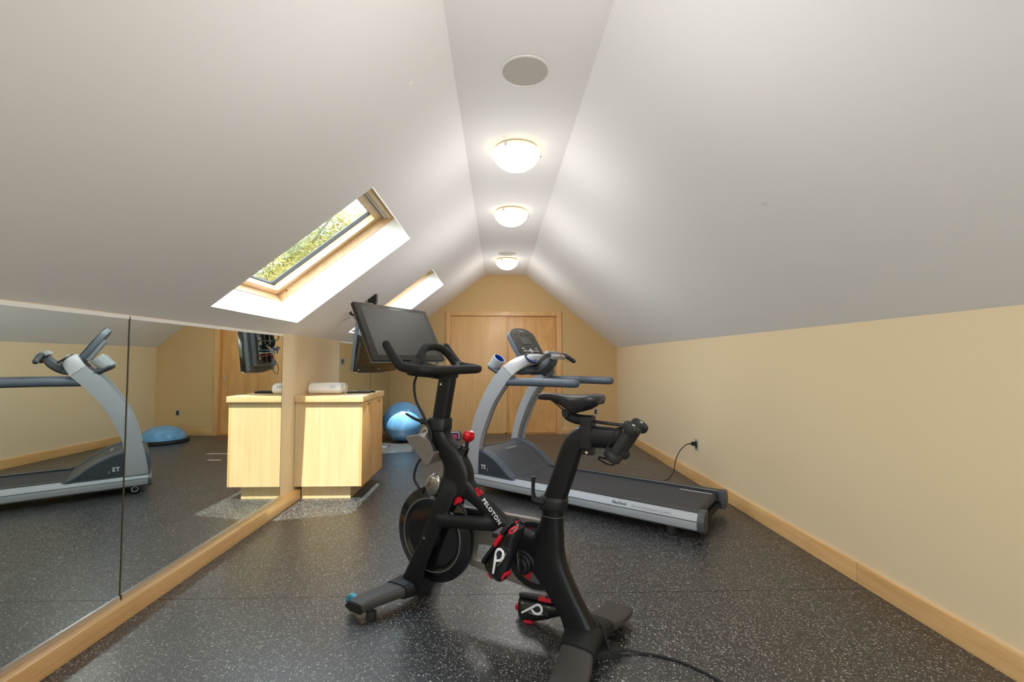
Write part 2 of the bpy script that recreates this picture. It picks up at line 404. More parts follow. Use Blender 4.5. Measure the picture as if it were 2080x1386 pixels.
def circ(cx, cy, r, n=48, a0=0, a1=2 * PI): return [(cx + r * math.cos(a0 + (a1 - a0) * i / n), cy + r * math.sin(a0 + (a1 - a0) * i / n)) for i in range(n)]

# ================================================================ ROOM
XL, XR, YF, YB = -1.79, 1.985, -3.2, 7.57
ZC = 2.65; KL, KR = 1.44, 1.43
CX0, CX1 = -.222, .46
struct(P('floor', M_FLOOR, lambda b: box(b, XL - .1, XR + .1, YF - .1, YB + .8, -.08, 0), smooth=False))
def gable(b, y0, y1, hole=None):
    poly = [(XL, 0), (XR, 0), (XR, KR), (CX1, ZC), (CX0, ZC), (XL, KL)]
    prism(b, poly, y0, y1)
# back wall with the closet opening
DX0, DX1, DZ = -.80, .985, 1.97
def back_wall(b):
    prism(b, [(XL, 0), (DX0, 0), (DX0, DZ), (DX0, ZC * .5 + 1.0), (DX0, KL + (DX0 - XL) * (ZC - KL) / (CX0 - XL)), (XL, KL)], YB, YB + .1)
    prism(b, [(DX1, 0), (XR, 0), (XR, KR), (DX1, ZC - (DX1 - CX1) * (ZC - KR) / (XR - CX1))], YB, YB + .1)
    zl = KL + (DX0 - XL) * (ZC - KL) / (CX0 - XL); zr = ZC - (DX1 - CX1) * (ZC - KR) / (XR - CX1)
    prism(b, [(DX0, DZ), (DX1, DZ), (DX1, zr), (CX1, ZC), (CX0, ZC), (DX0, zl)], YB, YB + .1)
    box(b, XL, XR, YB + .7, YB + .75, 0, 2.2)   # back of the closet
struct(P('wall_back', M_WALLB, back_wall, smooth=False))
struct(P('wall_right', M_WALL, lambda b: box(b, XR, XR + .1, YF, YB + .8, 0, KR + .05), smooth=False))
struct(P('wall_left', M_WALL, lambda b: box(b, XL - .1, XL, YF, YB + .8, 0, KL + .0), smooth=False))
# front gable (behind the camera) with an opening for the added window
WX0, WX1, WZ0, WZ1 = -1.05, 1.25, .70, 2.10
def front_wall(b):
    xl = lambda z: XL if z <= KL else XL + (z - KL) * (CX0 - XL) / (ZC - KL)
    xr = lambda z: XR if z <= KR else XR - (z - KR) * (XR - CX1) / (ZC - KR)
    y0, y1 = YF - .1, YF
    prism(b, [(XL, 0), (XR, 0), (XR, WZ0), (XL, WZ0)], y0, y1)
    prism(b, [(XL, WZ0), (WX0, WZ0), (WX0, xl(0) and KL + (WX0 - XL) * (ZC - KL) / (CX0 - XL)), (XL, KL)], y0, y1)
    prism(b, [(WX1, WZ0), (XR, WZ0), (XR, KR), (WX1, ZC - (WX1 - CX1) * (ZC - KR) / (XR - CX1))], y0, y1)
    zl = KL + (WX0 - XL) * (ZC - KL) / (CX0 - XL); zr = ZC - (WX1 - CX1) * (ZC - KR) / (XR - CX1)
    zt = min(zl, zr) - .02
    prism(b, [(WX0, zt), (WX1, zt), (WX1, zr), (CX1, ZC), (CX0, ZC), (WX0, zl)], y0, y1)
struct(P('wall_front', M_WALL, front_wall, smooth=False))
struct(P('ceiling', M_CEIL, lambda b: box(b, CX0 - .02, CX1 + .02, YF - .1, YB + .8, ZC, ZC + .1), smooth=False))
def ceil_right(b):
    d = Vector((CX1 - XR, 0, ZC - KR)).normalized(); n = Vector((d.z, 0, -d.x)) if d.x < 0 else None
    nx, nz = (ZC - KR), (XR - CX1); l = math.hypot(nx, nz); nx, nz = nx / l * .12, nz / l * .12
    prism(b, [(XR + .1, KR - .1 * (ZC - KR) / (XR - CX1)), (XR + .1 + nx, KR + nz), (CX1 + nx, ZC + nz), (CX1, ZC)], YF - .1, YB + .8)
struct(P('ceiling_right_slope', M_CEIL, ceil_right, smooth=False))
# left slope: slab .22 thick with skylight wells, built in slope coordinates (a = up the slope, y, d = outward)
SV = Vector((CX0 - XL, 0, ZC - KL)); SLEN = SV.length; SV.normalize(); SN = Vector((-SV.z, 0, SV.x))   # SN points outward/up
def SP(a, y, d): return Vector((XL, 0, KL)) + SV * a + Vector((0, y, 0)) + SN * d
A0, A1 = .150, 1.322
HOLES = [(2.685, 3.83), (5.12, 6.20), (-1.3, -.2)]
WD = .22
def sbox(b, a0, a1, y0, y1, d0, d1):
    vs = [b.verts.new(SP(a, y, d)) for a in (a0, a1) for y in (y0, y1) for d in (d0, d1)]
    for f in ((0, 1, 3, 2), (4, 6, 7, 5), (0, 4, 5, 1), (2, 3, 7, 6), (0, 2, 6, 4), (1, 5, 7, 3)): b.faces.new([vs[i] for i in f])
def ceil_left(b):
    ys = [YF - .1, HOLES[2][0], HOLES[2][1], HOLES[0][0], HOLES[0][1], HOLES[1][0], HOLES[1][1], YB + .8]
    as_ = [-.12, A0, A1, SLEN]
    t = bmesh.new()
    grid = {}
    def vert(i, j, d):
        k = (i, j, d)
        if k not in grid: grid[k] = t.verts.new(SP(as_[i], ys[j], d))
        return grid[k]
    solid = lambda i, j: 0 <= i < 3 and 0 <= j < 7 and not (i == 1 and j in (1, 3, 5))
    for i in range(3):
        for j in range(7):
            if not solid(i, j): continue
            t.faces.new((vert(i, j, 0), vert(i + 1, j, 0), vert(i + 1, j + 1, 0), vert(i, j + 1, 0)))
            t.faces.new((vert(i, j, WD), vert(i, j + 1, WD), vert(i + 1, j + 1, WD), vert(i + 1, j, WD)))
            for (di, dj, p, q) in ((-1, 0, (i, j), (i, j + 1)), (1, 0, (i + 1, j), (i + 1, j + 1)), (0, -1, (i, j), (i + 1, j)), (0, 1, (i, j + 1), (i + 1, j + 1))):
                if not solid(i + di, j + dj):
                    t.faces.new((vert(*p, 0), vert(*q, 0), vert(*q, WD), vert(*p, WD)))
    merge(b, t)
struct(P('ceiling_left_slope', M_CEIL, ceil_left, smooth=False))

def skylight(idx, y0, y1):
    root = bpy.data.objects.new('window_%d' % idx, None); C.objects.link(root); struct(root)
    def frame_side(b):                       # outer frame: pine box behind the well
        for (ya, yb) in ((y0 - .02, y0 + .005), (y1 - .005, y1 + .02)): sbox(b, A0 - .02, A1 + .02, ya, yb, WD - .0, WD + .15)
        sbox(b, A0 - .02, A0 + .008, y0, y1, WD, WD + .15)
        sbox(b, A1 - .01, A1 + .02, y0, y1, WD - .0, WD + .15)
        sbox(b, A0 - .07, A1 + .07, y0 - .07, y0 - .02, WD, WD + .15); sbox(b, A0 - .07, A1 + .07, y1 + .02, y1 + .07, WD, WD + .15)
        sbox(b, A0 - .07, A0 - .02, y0 - .02, y1 + .02, WD, WD + .15); sbox(b, A1 + .02, A1 + .07, y0 - .02, y1 + .02, WD, WD + .15)
    P('window_frame', M_PINE, frame_side, root, smooth=False)
    def sash(b):
        s0, s1 = WD + .065, WD + .14
        sbox(b, A0 + .01, A0 + .055, y0 + .02, y1 - .02, s0, s1); sbox(b, A1 - .135, A1 - .075, y0 + .02, y1 - .02, s0, s1)
        sbox(b, A0 + .055, A1 - .135, y0 + .02, y0 + .075, s0, s1); sbox(b, A0 + .055, A1 - .135, y1 - .075, y1 - .02, s0, s1)
    s = P('sash', M_PINE_S, sash, root, smooth=False)
    def gask(b):
        g0, g1 = WD + .118, WD + .146
        a0, a1, ya, yb = A0 + .05, A1 - .13, y0 + .07, y1 - .07; t_ = .012
        sbox(b, a0, a0 + t_, ya, yb, g0, g1); sbox(b, a1 - t_, a1, ya, yb, g0, g1); sbox(b, a0, a1, ya, ya + t_, g0, g1); sbox(b, a0, a1, yb - t_, yb, g0, g1)
    P('gasket', M_RUB, gask, s, smooth=False)
    P('glass_pane', M_GLASS, lambda b: sbox(b, A0 + .055, A1 - .135, y0 + .075, y1 - .075, WD + .130, WD + .134), s, smooth=False)
    P('top_bar', M_GREYPLATE, lambda b: sbox(b, A1 - .07, A1 - .04, y0 + .03, y1 - .03, WD + .03, WD + .05), root, smooth=False)
    P('vent_flap', M_PINE, lambda b: sbox(b, A1 - .045, A1 - .015, y0 + .01, y1 - .01, WD + .01, WD + .07), root, smooth=False)
    yc = y0 + (y1 - y0) * .22
    h = P('handle', M_CHROME, lambda b: sbox(b, A0 + .015, A0 + .045, yc - .06, yc + .06, WD + .035, WD + .06), root, smooth=False)
    P('hinge_bolt', M_DEV, lambda b: cyl(b, SP(A0 + .09, y1 - .006, WD + .05), SP(A0 + .09, y1 - .001, WD + .05), .007, 12), root)
    def flash(b):                            # metal flashing round the frame outside
        t0, t1 = WD + .149, WD + .156
        sbox(b, A0 - .12, A0 + .05, y0 - .12, y1 + .12, t0, t1); sbox(b, A1 - .13, A1 + .12, y0 - .12, y1 + .12, t0, t1)
        sbox(b, A0 + .05, A1 - .13, y0 - .12, y0 + .07, t0, t1); sbox(b, A0 + .05, A1 - .13, y1 - .07, y1 + .12, t0, t1)
    P('flashing', M_SILVD, flash, root, smooth=False)
skylight(1, *HOLES[0]); skylight(2, *HOLES[1]); skylight(3, *HOLES[2])  # the third skylight is added out of view to bring in daylight
# unseen gable window, added behind the camera to let in more daylight
gw = bpy.data.objects.new('window_4', None); C.objects.link(gw); struct(gw)
def gwf(b):
    y0, y1 = YF - .08, YF + .02; zt = 1.99
    box(b, WX0, WX1, y0, y1, WZ0, WZ0 + .05); box(b, WX0, WX1, y0, y1, zt - .03, zt + .02)
    for x in (WX0, (WX0 + WX1) / 2 - .03, WX1 - .05): box(b, x, x + .05, y0, y1, WZ0 + .05, zt - .03)
P('window_frame', M_MAPLE, gwf, gw, smooth=False)
P('glass_pane', M_GLASS, lambda b: box(b, WX0 + .05, WX1 - .05, YF - .05, YF - .046, WZ0 + .05, 1.96), gw, smooth=False)

# baseboards
def bb_y(b, x0, x1, y0, y1, h): 
    for a, c in ((y0, min(y1, y0 + 99)),): rbox(b, x0, x1, a, c, 0, h, .004, 2)
struct(P('baseboard_right', M_MAPLE_Y, lambda b: (rbox(b, XR - .018, XR, YF, 2.488, 0, .105, .003), rbox(b, XR - .018, XR, 2.491, YB, 0, .105, .003))))
struct(P('baseboard_left', M_MAPLE_Y, lambda b: (rbox(b, XL, XL + .052, YF, 3.19, 0, .085, .003), rbox(b, XL, XL + .052, 3.193, 4.12, 0, .085, .003), rbox(b, XL, XL + .045, 4.80, YB, 0, .085, .003))))
struct(P('baseboard_back', M_MAPLE_BX, lambda b: (rbox(b, XL + .045, -.875, YB - .015, YB, 0, .105, .003), rbox(b, 1.055, XR - .018, YB - .015, YB, 0, .105, .003))))
struct(P('baseboard_front', M_MAPLE_BX, lambda b: rbox(b, XL + .05, XR - .018, YF, YF + .015, 0, .105, .003)))
# closet casing, jambs and two sliding doors
def casing(b):
    rbox(b, DX0 - .07, DX0 + .004, YB - .02, YB + .0, 0, DZ + .065, .003); rbox(b, DX1 - .004, DX1 + .07, YB - .02, YB, 0, DZ + .065, .003)
    rbox(b, DX0 + .004, DX1 - .004, YB - .019, YB, DZ - .004, DZ + .065, .003)
struct(P('trim_1', wood('maple_casing', srgb(228, 184, 126), srgb(208, 160, 102), 'Z'), casing))
def jamb(b):
    box(b, DX0, DX0 + .012, YB, YB + .1, 0, DZ); box(b, DX1 - .012, DX1, YB, YB + .1, 0, DZ); box(b, DX0 + .012, DX1 - .012, YB, YB + .1, DZ - .012, DZ)
struct(P('trim_2', M_MAPLE2, jamb, smooth=False))
d1 = struct(P('door_1', M_MAPLE, lambda b: rbox(b, DX0 + .014, .145, YB + .012, YB + .045, .012, DZ - .02, .002)))
d2 = struct(P('door_2', M_MAPLE2, lambda b: rbox(b, .10, DX1 - .014, YB + .055, YB + .088, .012, DZ - .02, .002)))
P('finger_pull', M_CHROME, lambda b: rbox(b, .905, .935, YB + .051, YB + .056, .87, .97, .003), d2)
P('finger_pull', M_CHROME, lambda b: rbox(b, -.74, -.71, YB + .008, YB + .013, .87, .97, .003), d1)
P('floor_guide', M_BLACKS, lambda b: rbox(b, .115, .15, YB + .005, YB + .05, 0, .02, .003), d1)
struct(P('trim_3', M_MAPLE_BX, lambda b: box(b, DX0, DX1, YB + .0, YB + .1, 0.0, .0015), smooth=False))

# wall mirrors
def mirror(y0, y1, label, edges=''):
    t = thing('wall_mirror', label, 'mirror', (XL, (y0 + y1) / 2, .09), group='frameless mirror panels along the left wall')
    h = (y1 - y0) / 2 - .0015
    P('glass', M_MIRROR, lambda b: box(b, .002, .0065, -h, h, .012, 1.338), t, smooth=False)
    P('bottom_channel', M_ALU, lambda b: (box(b, .0005, .012, -h, h, -.004, .004), box(b, .0085, .012, -h, h, .004, .020)), t, smooth=False)
    P('top_channel', M_WHITE, lambda b: box(b, .0068, .0095, -h, h, 1.328, 1.346), t, smooth=False)
    P('backing', M_RUB, lambda b: box(b, .0004, .0018, -h - .001, h + .001, .006, 1.336), t, smooth=False)
    P('polished_edge', M_RUB, lambda b: box(b, .0004, .0070, h, h + .0035, .012, 1.338), t, smooth=False)
mirror(.60, 2.247, 'frameless mirror panel at the left edge of the photo reflecting the treadmill handrail')
mirror(2.2545, 3.82, 'frameless mirror panel reflecting the maple cabinet and the blue balance trainer')
mirror(5.20, 6.43, 'far mirror panel just beyond the cabinet, under the television')
mirror(6.437, 7.555, 'farthest mirror panel in the back corner beside the blue exercise ball')

# floor seams: hairline gaps between rubber sheets
struct(P('trim_4', M_RUB, lambda b: [box(b, XL + .06, XR - .02, y, y + .002, 0, .0004) for y in (2.425, 5.35, 1.20)], smooth=False))

# floor register and tape marks
reg = thing('floor_vent', 'dark metal floor vent near the blue exercise ball', 'vent', (-1.60, 6.50, 0))
P('frame', M_DEV, lambda b: (box(b, -.06, .06, -.09, -.078, 0, .004), box(b, -.06, .06, .078, .09, 0, .004), box(b, -.06, -.048, -.078, .078, 0, .004), box(b, .048, .06, -.078, .078, 0, .004)), reg, smooth=False)
P('louvre', M_SILVD, lambda b: [box(b, -.048, .048, y, y + .006, 0, .003) for y in [-.07 + .014 * i for i in range(11)]], reg, smooth=False)
tag(P('floor_tape', M_WHITEP, lambda b: box(b, -.30, .22, -.012, .012, 0, .0006), smooth=False, loc=(0, 6.10, 0)), 'long strip of white tape on the floor in front of the closet doors', 'tape', 'white tape marks on the rubber floor')
tag(P('floor_tape', M_WHITEP, lambda b: box(b, -.08, .08, -.012, .012, 0, .0006), smooth=False, loc=(-.1, 5.72, 0)), 'short strip of white tape on the floor, nearer than the long strip', 'tape', 'white tape marks on the rubber floor')

# ---------------------------------------------------------------- ceiling lamps, speakers
def ceiling_lamp(y, label):
    t = thing('ceiling_light', label, 'ceiling light', (.121, y, ZC), group='round flush lights along the ridge ceiling')
    P('base_plate', M_BRASSW, lambda b: lathe(b, [(.10, -.030), (.145, -.028), (.148, -.010), (.12, 0), (.02, 0)], 48), t)
    g = P('glass_bowl', M_LAMP, lambda b: lathe(b, [(.163, -.030), (.165, -.037), (.162, -.046), (.150, -.075), (.125, -.105), (.09, -.13), (.05, -.145), (.0, -.15), (.0, -.148), (.05, -.141), (.09, -.126), (.12, -.102), (.145, -.073), (.156, -.045), (.156, -.03)], 56), t)
    for a in (0, 2.1, 4.2):
        P('clip', M_CHROME, lambda b: rbox(b, .158, .170, -.008, .008, -.05, -.02, .002, mtx=Matrix.Rotation(a + .05, 4, 'Z')), t)
    l = bpy.data.lights.new('slope_fill', 'POINT'); l.shadow_soft_size = .15; l.energy = {6.40: 7, 4.30: 11, 3.02: 4.5, 1.3: 9.5, -.2: 12.5, -1.9: 16}[y]; l.color = (1, .985, .975)
    lo = bpy.data.objects.new('slope_fill', l); C.objects.link(lo); lo.location = (.121, y, ZC - {6.40: .62, 3.02: .5}.get(y, .85))  # unseen fill point, hung below the bowl to brighten the slopes evenly
    return t
ceiling_lamp(3.02, 'lit frosted glass ceiling light nearest the camera, largest of the three')
ceiling_lamp(4.30, 'lit frosted glass ceiling light in the middle of the row')
ceiling_lamp(6.40, 'lit frosted glass ceiling light farthest away, smallest, near the back wall')
ceiling_lamp(1.3, 'frosted glass ceiling light added for fill above the camera, out of the frame')  # unseen light, added to brighten the near ceilings
ceiling_lamp(-.2, 'frosted glass ceiling light added for fill just behind the camera')  # another added ridge light, out of view, for ceiling fill
ceiling_lamp(-1.9, 'frosted glass ceiling light added for fill near the added gable window behind the camera')  # rearmost of the added fill lights, never in view
def speaker(x, y, r, label):
    t = thing('ceiling_speaker', label, 'speaker', (x, y, ZC), group='round ceiling speakers')
    P('trim_ring', M_WHITE, lambda b: lathe(b, [(r - .004, -.0005), (r - .004, -.006), (r + .004, -.005), (r + .006, -.0005)], 56, closed=True), t)
    P('grille', M_SPK, lambda b: lathe(b, [(.0, -.003), (r * .6, -.003), (r - .004, -.0045), (r - .004, -.001), (.0, -.001)], 56, closed=True), t)
speaker(.131, 2.19, .117, 'large grey round ceiling speaker at the top of the photo')
speaker(.117, 6.04, .117, 'small far round ceiling speaker just in front of the farthest light')
def plug(pos, n, label):
    t = tag(P('sprinkler_cover', M_WHITE, lambda b: lathe(b, [(0, 0), (.014, 0), (.013, .0012), (0, .0015)], 24)), label, 'cap', 'small round caps on the sloped ceilings')
    t.location = pos; t.rotation_euler = Vector(n).to_track_quat('Z', 'Y').to_euler()
plug(SP((-.407 - XL) / SV.x, 2.07, -.0005), -SN, 'small round cap on the left sloped ceiling above the first skylight')
NR = Vector((-(ZC - KR), 0, -(XR - CX1))).normalized()
plug((1.293, 2.15, ZC - (1.293 - CX1) * (ZC - KR) / (XR - CX1) - .0008), NR, 'small round cap low on the right sloped ceiling')

# ---------------------------------------------------------------- outlets and switches
def wallplate(name, loc, rz, label, cat, kind='outlet', w=.07, h=.115):
    t = thing(name, label, cat, loc, rz)
    P('plate', M_GREYPLATE, lambda b: rbox(b, -w / 2, w / 2, -.005, 0, -h / 2, h / 2, .002), t)
    P('insert', M_DEV, lambda b: rbox(b, -w * .26, w * .26, -.0075, -.004, -h * .3, h * .3, .0015), t)
    return t
wallplate('wall_outlet', (1.62, YB, .365), 0, 'dark wall outlet with metal plate low on the back wall right of the closet', 'outlet')
wallplate('light_switch', (-1.01, YB, 1.20), 0, 'dark rocker light switch on the back wall left of the closet', 'light switch')
wallplate('wall_outlet', (XR, 4.53, .375), -PI / 2, 'wall outlet low on the right wall with the treadmill cord plugged in', 'outlet')
# treadmill power cord
def cord(b):
    tube(b, [(XR - .05, 4.53, .385), (XR - .10, 4.54, .375), (XR - .16, 4.57, .30), (XR - .19, 4.60, .20), (XR - .20, 4.62, .10), (XR - .24, 4.62, .03), (XR - .30, 4.60, .008), (1.40, 4.50, .006), (1.05, 4.36, .006), (.80, 4.22, .03)], .0045, 8)
# ---------------------------------------------------------------- maple cabinet
CY0, CY1, CXR = 4.09, 4.80, -1.205
cab = thing('cabinet', 'maple cabinet with a thick top standing against the left wall', 'cabinet', (XL + .003, CY0, 0))
cw = CXR - XL; cl = CY1 - CY0
M_CABF = wood('maple_cabinet_front', srgb(226, 200, 152), srgb(214, 184, 134), 'Z', scale=.8)
P('body', M_CABF, lambda b: (box(b, .0, cw - .02, .0, cl, .112, .85)), cab, smooth=False)
P('toe_kick', M_CABF, lambda b: box(b, .053, cw - .105, .035, cl - .03, 0, .112), cab, smooth=False)
P('countertop', M_MAPLE_X, lambda b: rbox(b, .0, cw + .012, -.02, cl + .01, .851, .902, .002), cab)
for i in (0, 1):
    y0 = i * cl / 2
    dr = P('door', M_MAPLE, lambda b: rbox(b, cw - .019, cw, y0 + .0, y0 + cl / 2 - .003, .112, .846, .0015), cab)
    hy = y0 + cl * .28
    P('handle', M_CHROME, lambda b: (rbox(b, cw, cw + .014, hy - .03, hy + .03, .826, .829, .001), rbox(b, cw + .011, cw + .014, hy - .03, hy + .03, .816, .829, .001)), dr)
# things on the cabinet
ZT = .902
def towel(loc, L, r, rz, label, stitched):
    t = thing('rolled_towel', label, 'towel', loc, rz, group='rolled white towels on the cabinet')
    def roll(b):
        # spiral cross section
        def prof(rr):
            pts = []
            for i in range(40):
                a = 2 * PI * i / 40; q = rr * (1 + .05 * math.sin(2 * a + .5) - .03 * math.sin(3 * a))
                pts.append((q * math.cos(a), q * math.sin(a)))
            return pts
        R = []
        for k, (x, s) in enumerate([(-L / 2, .55), (-L / 2 + .001, .88), (-L / 2 + .012, .98), (-L / 4, 1.0), (0, 1.02), (L / 4, 1.0), (L / 2 - .012, .98), (L / 2 - .001, .88), (L / 2, .55)]):
            R.append([V(x, p[0] * s, (p[1] * s) * .92 + r * .93) for p in prof(r)])
        loft(b, R)
    P('roll', M_TOWEL, roll, t)
    def spiral(b):
        pts = [(L / 2 + .001, .86 * r * (1 - i / 46) * math.cos(i * .42), r * .93 + .80 * r * (1 - i / 46) * math.sin(i * .42)) for i in range(42)]
        tube(b, pts, .0032, 6, 2)
    P('spiral_edge', M_TOWEL, spiral, t)
    P('end_flap', M_TOWEL, lambda b: tube(b, [(-L / 2 + .01, -r * .2, r * 1.84), (0, -r * .22, r * 1.9), (L / 2 - .01, -r * .2, r * 1.84)], .004, 8, 4), t)
    if stitched:
        for x in (.055, .068, .078, .095): P('embroidery', M_DGREYP, lambda b: tube(b, [(x, -r * .72, r * 1.52), (x + .004, -r * .9, r * 1.30), (x - .002, -r * .97, r * 1.08)], .0012, 6, 3), t)
    return t
towel((-1.618, 4.34, ZT), .29, .053, .03, 'front rolled white towel with dark stitching, on the maple cabinet', True)
towel((-1.60, 4.460, ZT), .26, .052, -.03, 'second rolled white towel lying behind the stitched one', False)
def remote(loc, rz, label, L=.19):
    t = thing('remote_control', label, 'remote control', loc, rz, group='black remote controls on the cabinet')
    P('body', M_BLACKS, lambda b: rbox(b, -L / 2, L / 2, -.022, .022, 0, .018, .005), t)
    P('keypad', M_DGREYP, lambda b: [rbox(b, -L * .38 + i * L * .1, -L * .38 + i * L * .1 + .009, -.014 + j * .011, -.007 + j * .011, .0175, .0195, .001) for i in range(8) for j in range(3)], t)
remote((-1.345, 4.455, ZT), .12, 'nearer black remote control on the cabinet top beside the towels', .22)
remote((-1.30, 4.545, ZT), .05, 'farther black remote control toward the back edge of the cabinet top', .17)

# ---------------------------------------------------------------- television on a ceiling mount
TC = Vector((-1.19, 4.545, 1.335)); TDIR = Vector((.208, .978, 0)).normalized()
tvang = math.atan2(TDIR.y, TDIR.x)
tv = thing('television', 'black flat television hanging from the left sloped ceiling above the cabinet', 'television', TC, rot=(0, 0, tvang))
TW, TH = .82, .46; TILT = math.radians(6)
TM = Matrix.Rotation(TILT, 4, 'X')
# local: X along width, -Y faces the room, Z up
def tvp(name, m, fn, par, **k):
    bm = bmesh.new(); fn(bm); bmesh.ops.transform(bm, matrix=TM, verts=bm.verts); return mesh_obj(name, bm, m, par, **k)
def tv_front(b):
    lo = [(-TW / 2, TH / 2), (TW / 2, TH / 2), (TW / 2, -TH / 2 + .01)] + [(TW / 2 - TW * i / 10, -TH / 2 + .01 - .014 * math.sin(PI * i / 10)) for i in range(1, 10)] + [(-TW / 2, -TH / 2 + .01)]
    prism(b, lo, -.03, .012, bev=.004)
bz = tvp('bezel', M_TVB, tv_front, tv)
tvp('screen', M_TVS, lambda b: box(b, -TW / 2 + .03, TW / 2 - .03, -.0312, -.029, -TH / 2 + .065, TH / 2 - .03), bz, smooth=False)
tvp('lower_trim', M_ALU, lambda b: tube(b, [(-TW / 2 + .01, -.018, -TH / 2 + .006), (-.2, -.018, -TH / 2 - .007), (0, -.018, -TH / 2 - .0095), (.2, -.018, -TH / 2 - .007), (TW / 2 - .01, -.018, -TH / 2 + .006)], .004, 8), bz)
tvp('logo_bar', M_LGREYP, lambda b: box(b, -.022, .022, -.0322, -.030, -TH / 2 + .028, -TH / 2 + .033), bz, smooth=False)
tvp('corner_sticker', M_LGREYP, lambda b: rbox(b, -TW / 2 + .008, -TW / 2 + .02, -.0325, -.029, -TH / 2 + .02, -TH / 2 + .035, .001), bz)
def tv_back(b):
    rbox(b, -TW / 2 + .004, TW / 2 - .004, .012, .045, -TH / 2 + .012, TH / 2 - .004, .008)
    rbox(b, -TW / 2 + .07, TW / 2 - .07, .04, .085, -TH / 2 + .05, TH / 2 - .05, .02, 3)
bk_ = tvp('back_cover', M_TVBK, tv_back, tv)
def ribs(b):
    for i in range(6): rbox(b, -.10 + i * .06, -.075 + i * .06, .083, .092, -TH / 2 + .12, TH / 2 - .06, .003)
    rbox(b, -.30, -.14, .084, .096, -.16, .15, .004)
tvp('rear_panel', M_DEV, ribs, bk_)
def ports(b):
    for i in range(5): rbox(b, -.285, -.265, .095, .103, -.12 + i * .045, -.095 + i * .045, .003)
tvp('port', M_LGREYP, ports, bk_)
tvp('port_sticker', M_WHITEP, lambda b: box(b, -.235, -.17, .0962, .0972, .02, .09), bk_, smooth=False)
def mk_cable(m, pts, r=.004): tvp('cable', m, lambda b: tube(b, [(-p[0], p[1], p[2]) for p in pts], r, 8), bk_)
mk_cable(M_BLUEC, [(.12, .10, -.02), (.02, .15, -.03), (-.06, .13, .0), (-.13, .16, -.03), (-.05, .17, -.05), (-.14, .15, -.06), (-.18, .14, -.02)], .006)
mk_cable(M_BLUEC, [(-.08, .14, -.03), (-.16, .17, -.01), (-.06, .17, .0), (-.15, .15, -.04)], .006)
mk_cable(M_TVBK, [(.27, .10, .06), (.14, .15, .055), (.0, .17, .06), (-.12, .18, .09), (-.18, .16, .16)], .007)
mk_cable(M_CREAMC, [(.10, .14, .0), (.07, .16, -.05), (.03, .16, -.12), (-.02, .15, -.10), (-.08, .14, -.05)], .007)
mk_cable(M_CREAMC, [(.13, .13, .01), (.10, .15, -.03), (.04, .17, -.11)], .005)
mk_cable(M_REDP, [(.27, .10, -.09), (.17, .13, -.085), (.08, .16, -.08), (.03, .15, -.12)], .004)
mk_cable(M_WHITE, [(.27, .10, -.06), (.18, .13, -.06), (.09, .16, -.06), (.03, .15, -.11)], .004)
mk_cable(M_TEAL, [(.27, .10, -.03), (.18, .14, -.035), (.09, .16, -.05)], .004)
mk_cable(M_RUB, [(-.10, .12, -.10), (-.13, .15, -.20), (-.10, .14, -.27), (-.05, .11, -.22)], .003)
# mount: plate behind, arm up to a bracket on the sloped ceiling
Ti = Matrix.Translation(TC) @ Matrix.Rotation(tvang, 4, 'Z'); Tinv = Ti.inverted()
def L_(p): return Tinv @ Vector(p)
tvp('mount_plate', M_BLACKS, lambda b: (rbox(b, -.13, -.10, .085, .11, -.15, .17, .003), rbox(b, .04, .07, .085, .11, -.15, .17, .003), rbox(b, -.13, .07, .09, .12, -.03, .03, .003)), tv)
top = SP((-1.24 - XL) / SV.x, 4.56, 0)
def arm(b):
    a = L_(top); 
    tube(b, [(-.03, .10, .02), (-.03, .16, .06), (a.x, a.y, (a.z + .06) * .6), (a.x, a.y, a.z - .01)], .018, 12, 4)
P('mount_arm', M_BLACKS, arm, tv)
def brk(b):
    q = [SP(-.06 + (-1.24 - XL) / SV.x, 4.56, -.002), SP(.08 + (-1.24 - XL) / SV.x, 4.56, -.002)]
    bmt = bmesh.new()
    a_ = (-1.24 - XL) / SV.x
    pts = [SP(a_ - .07, 4.54, -.001), SP(a_ + .03, 4.54, -.001), SP(a_ + .03, 4.60, -.001), SP(a_ - .07, 4.60, -.001)]
    low = [p + V(0, 0, -.03) if i in (0, 3) else p + V(0, 0, -.09) for i, p in enumerate(pts)]
    vs = [bmt.verts.new(L_(p)) for p in pts + low]
    for f in ((0, 1, 2, 3), (4, 7, 6, 5), (0, 4, 5, 1), (1, 5, 6, 2), (2, 6, 7, 3), (3, 7, 4, 0)): bmt.faces.new([vs[i] for i in f])
    merge(b, bmt)
P('ceiling_bracket', M_BLACKS, brk, tv)
# outlet box on the slope with the TV cable
ob = thing('ceiling_outlet', 'small white outlet box with plugged cables on the left slope by the television', 'outlet', SP((-1.452 - XL) / SV.x, 4.50, 0))
P('plate', M_WHITE, lambda b: rbox(b, -.028, .028, -.022, .022, -.006, 0, .002, mtx=Matrix.Rotation(-math.atan2(SV.z, SV.x), 4, 'Y')), ob)
P('plug', M_BLACKS, lambda b: tube(b, [(0, 0, -.004), (.01, -.005, -.03), (.04, 0, -.035), (.08, .02, -.03)], [.012, .012, .008, .005], 10), ob)
P('cable', M_RUB, lambda b: tube(b, [(.01, -.005, -.028), (.03, 0, -.05), (.06, .0, -.10), (.075, .0, -.20), (.08, 0, -.28)], .004, 8), ob)
sg = tag(P('paper_tag', M_WHITE, lambda b: prism(b, [(-.03, 0), (.025, .03), (.03, -.012)], -.001, .001), loc=(-1.41, 4.47, 1.50), rot=(0, 0, .4)), 'white paper tag hanging behind the television', 'tag')

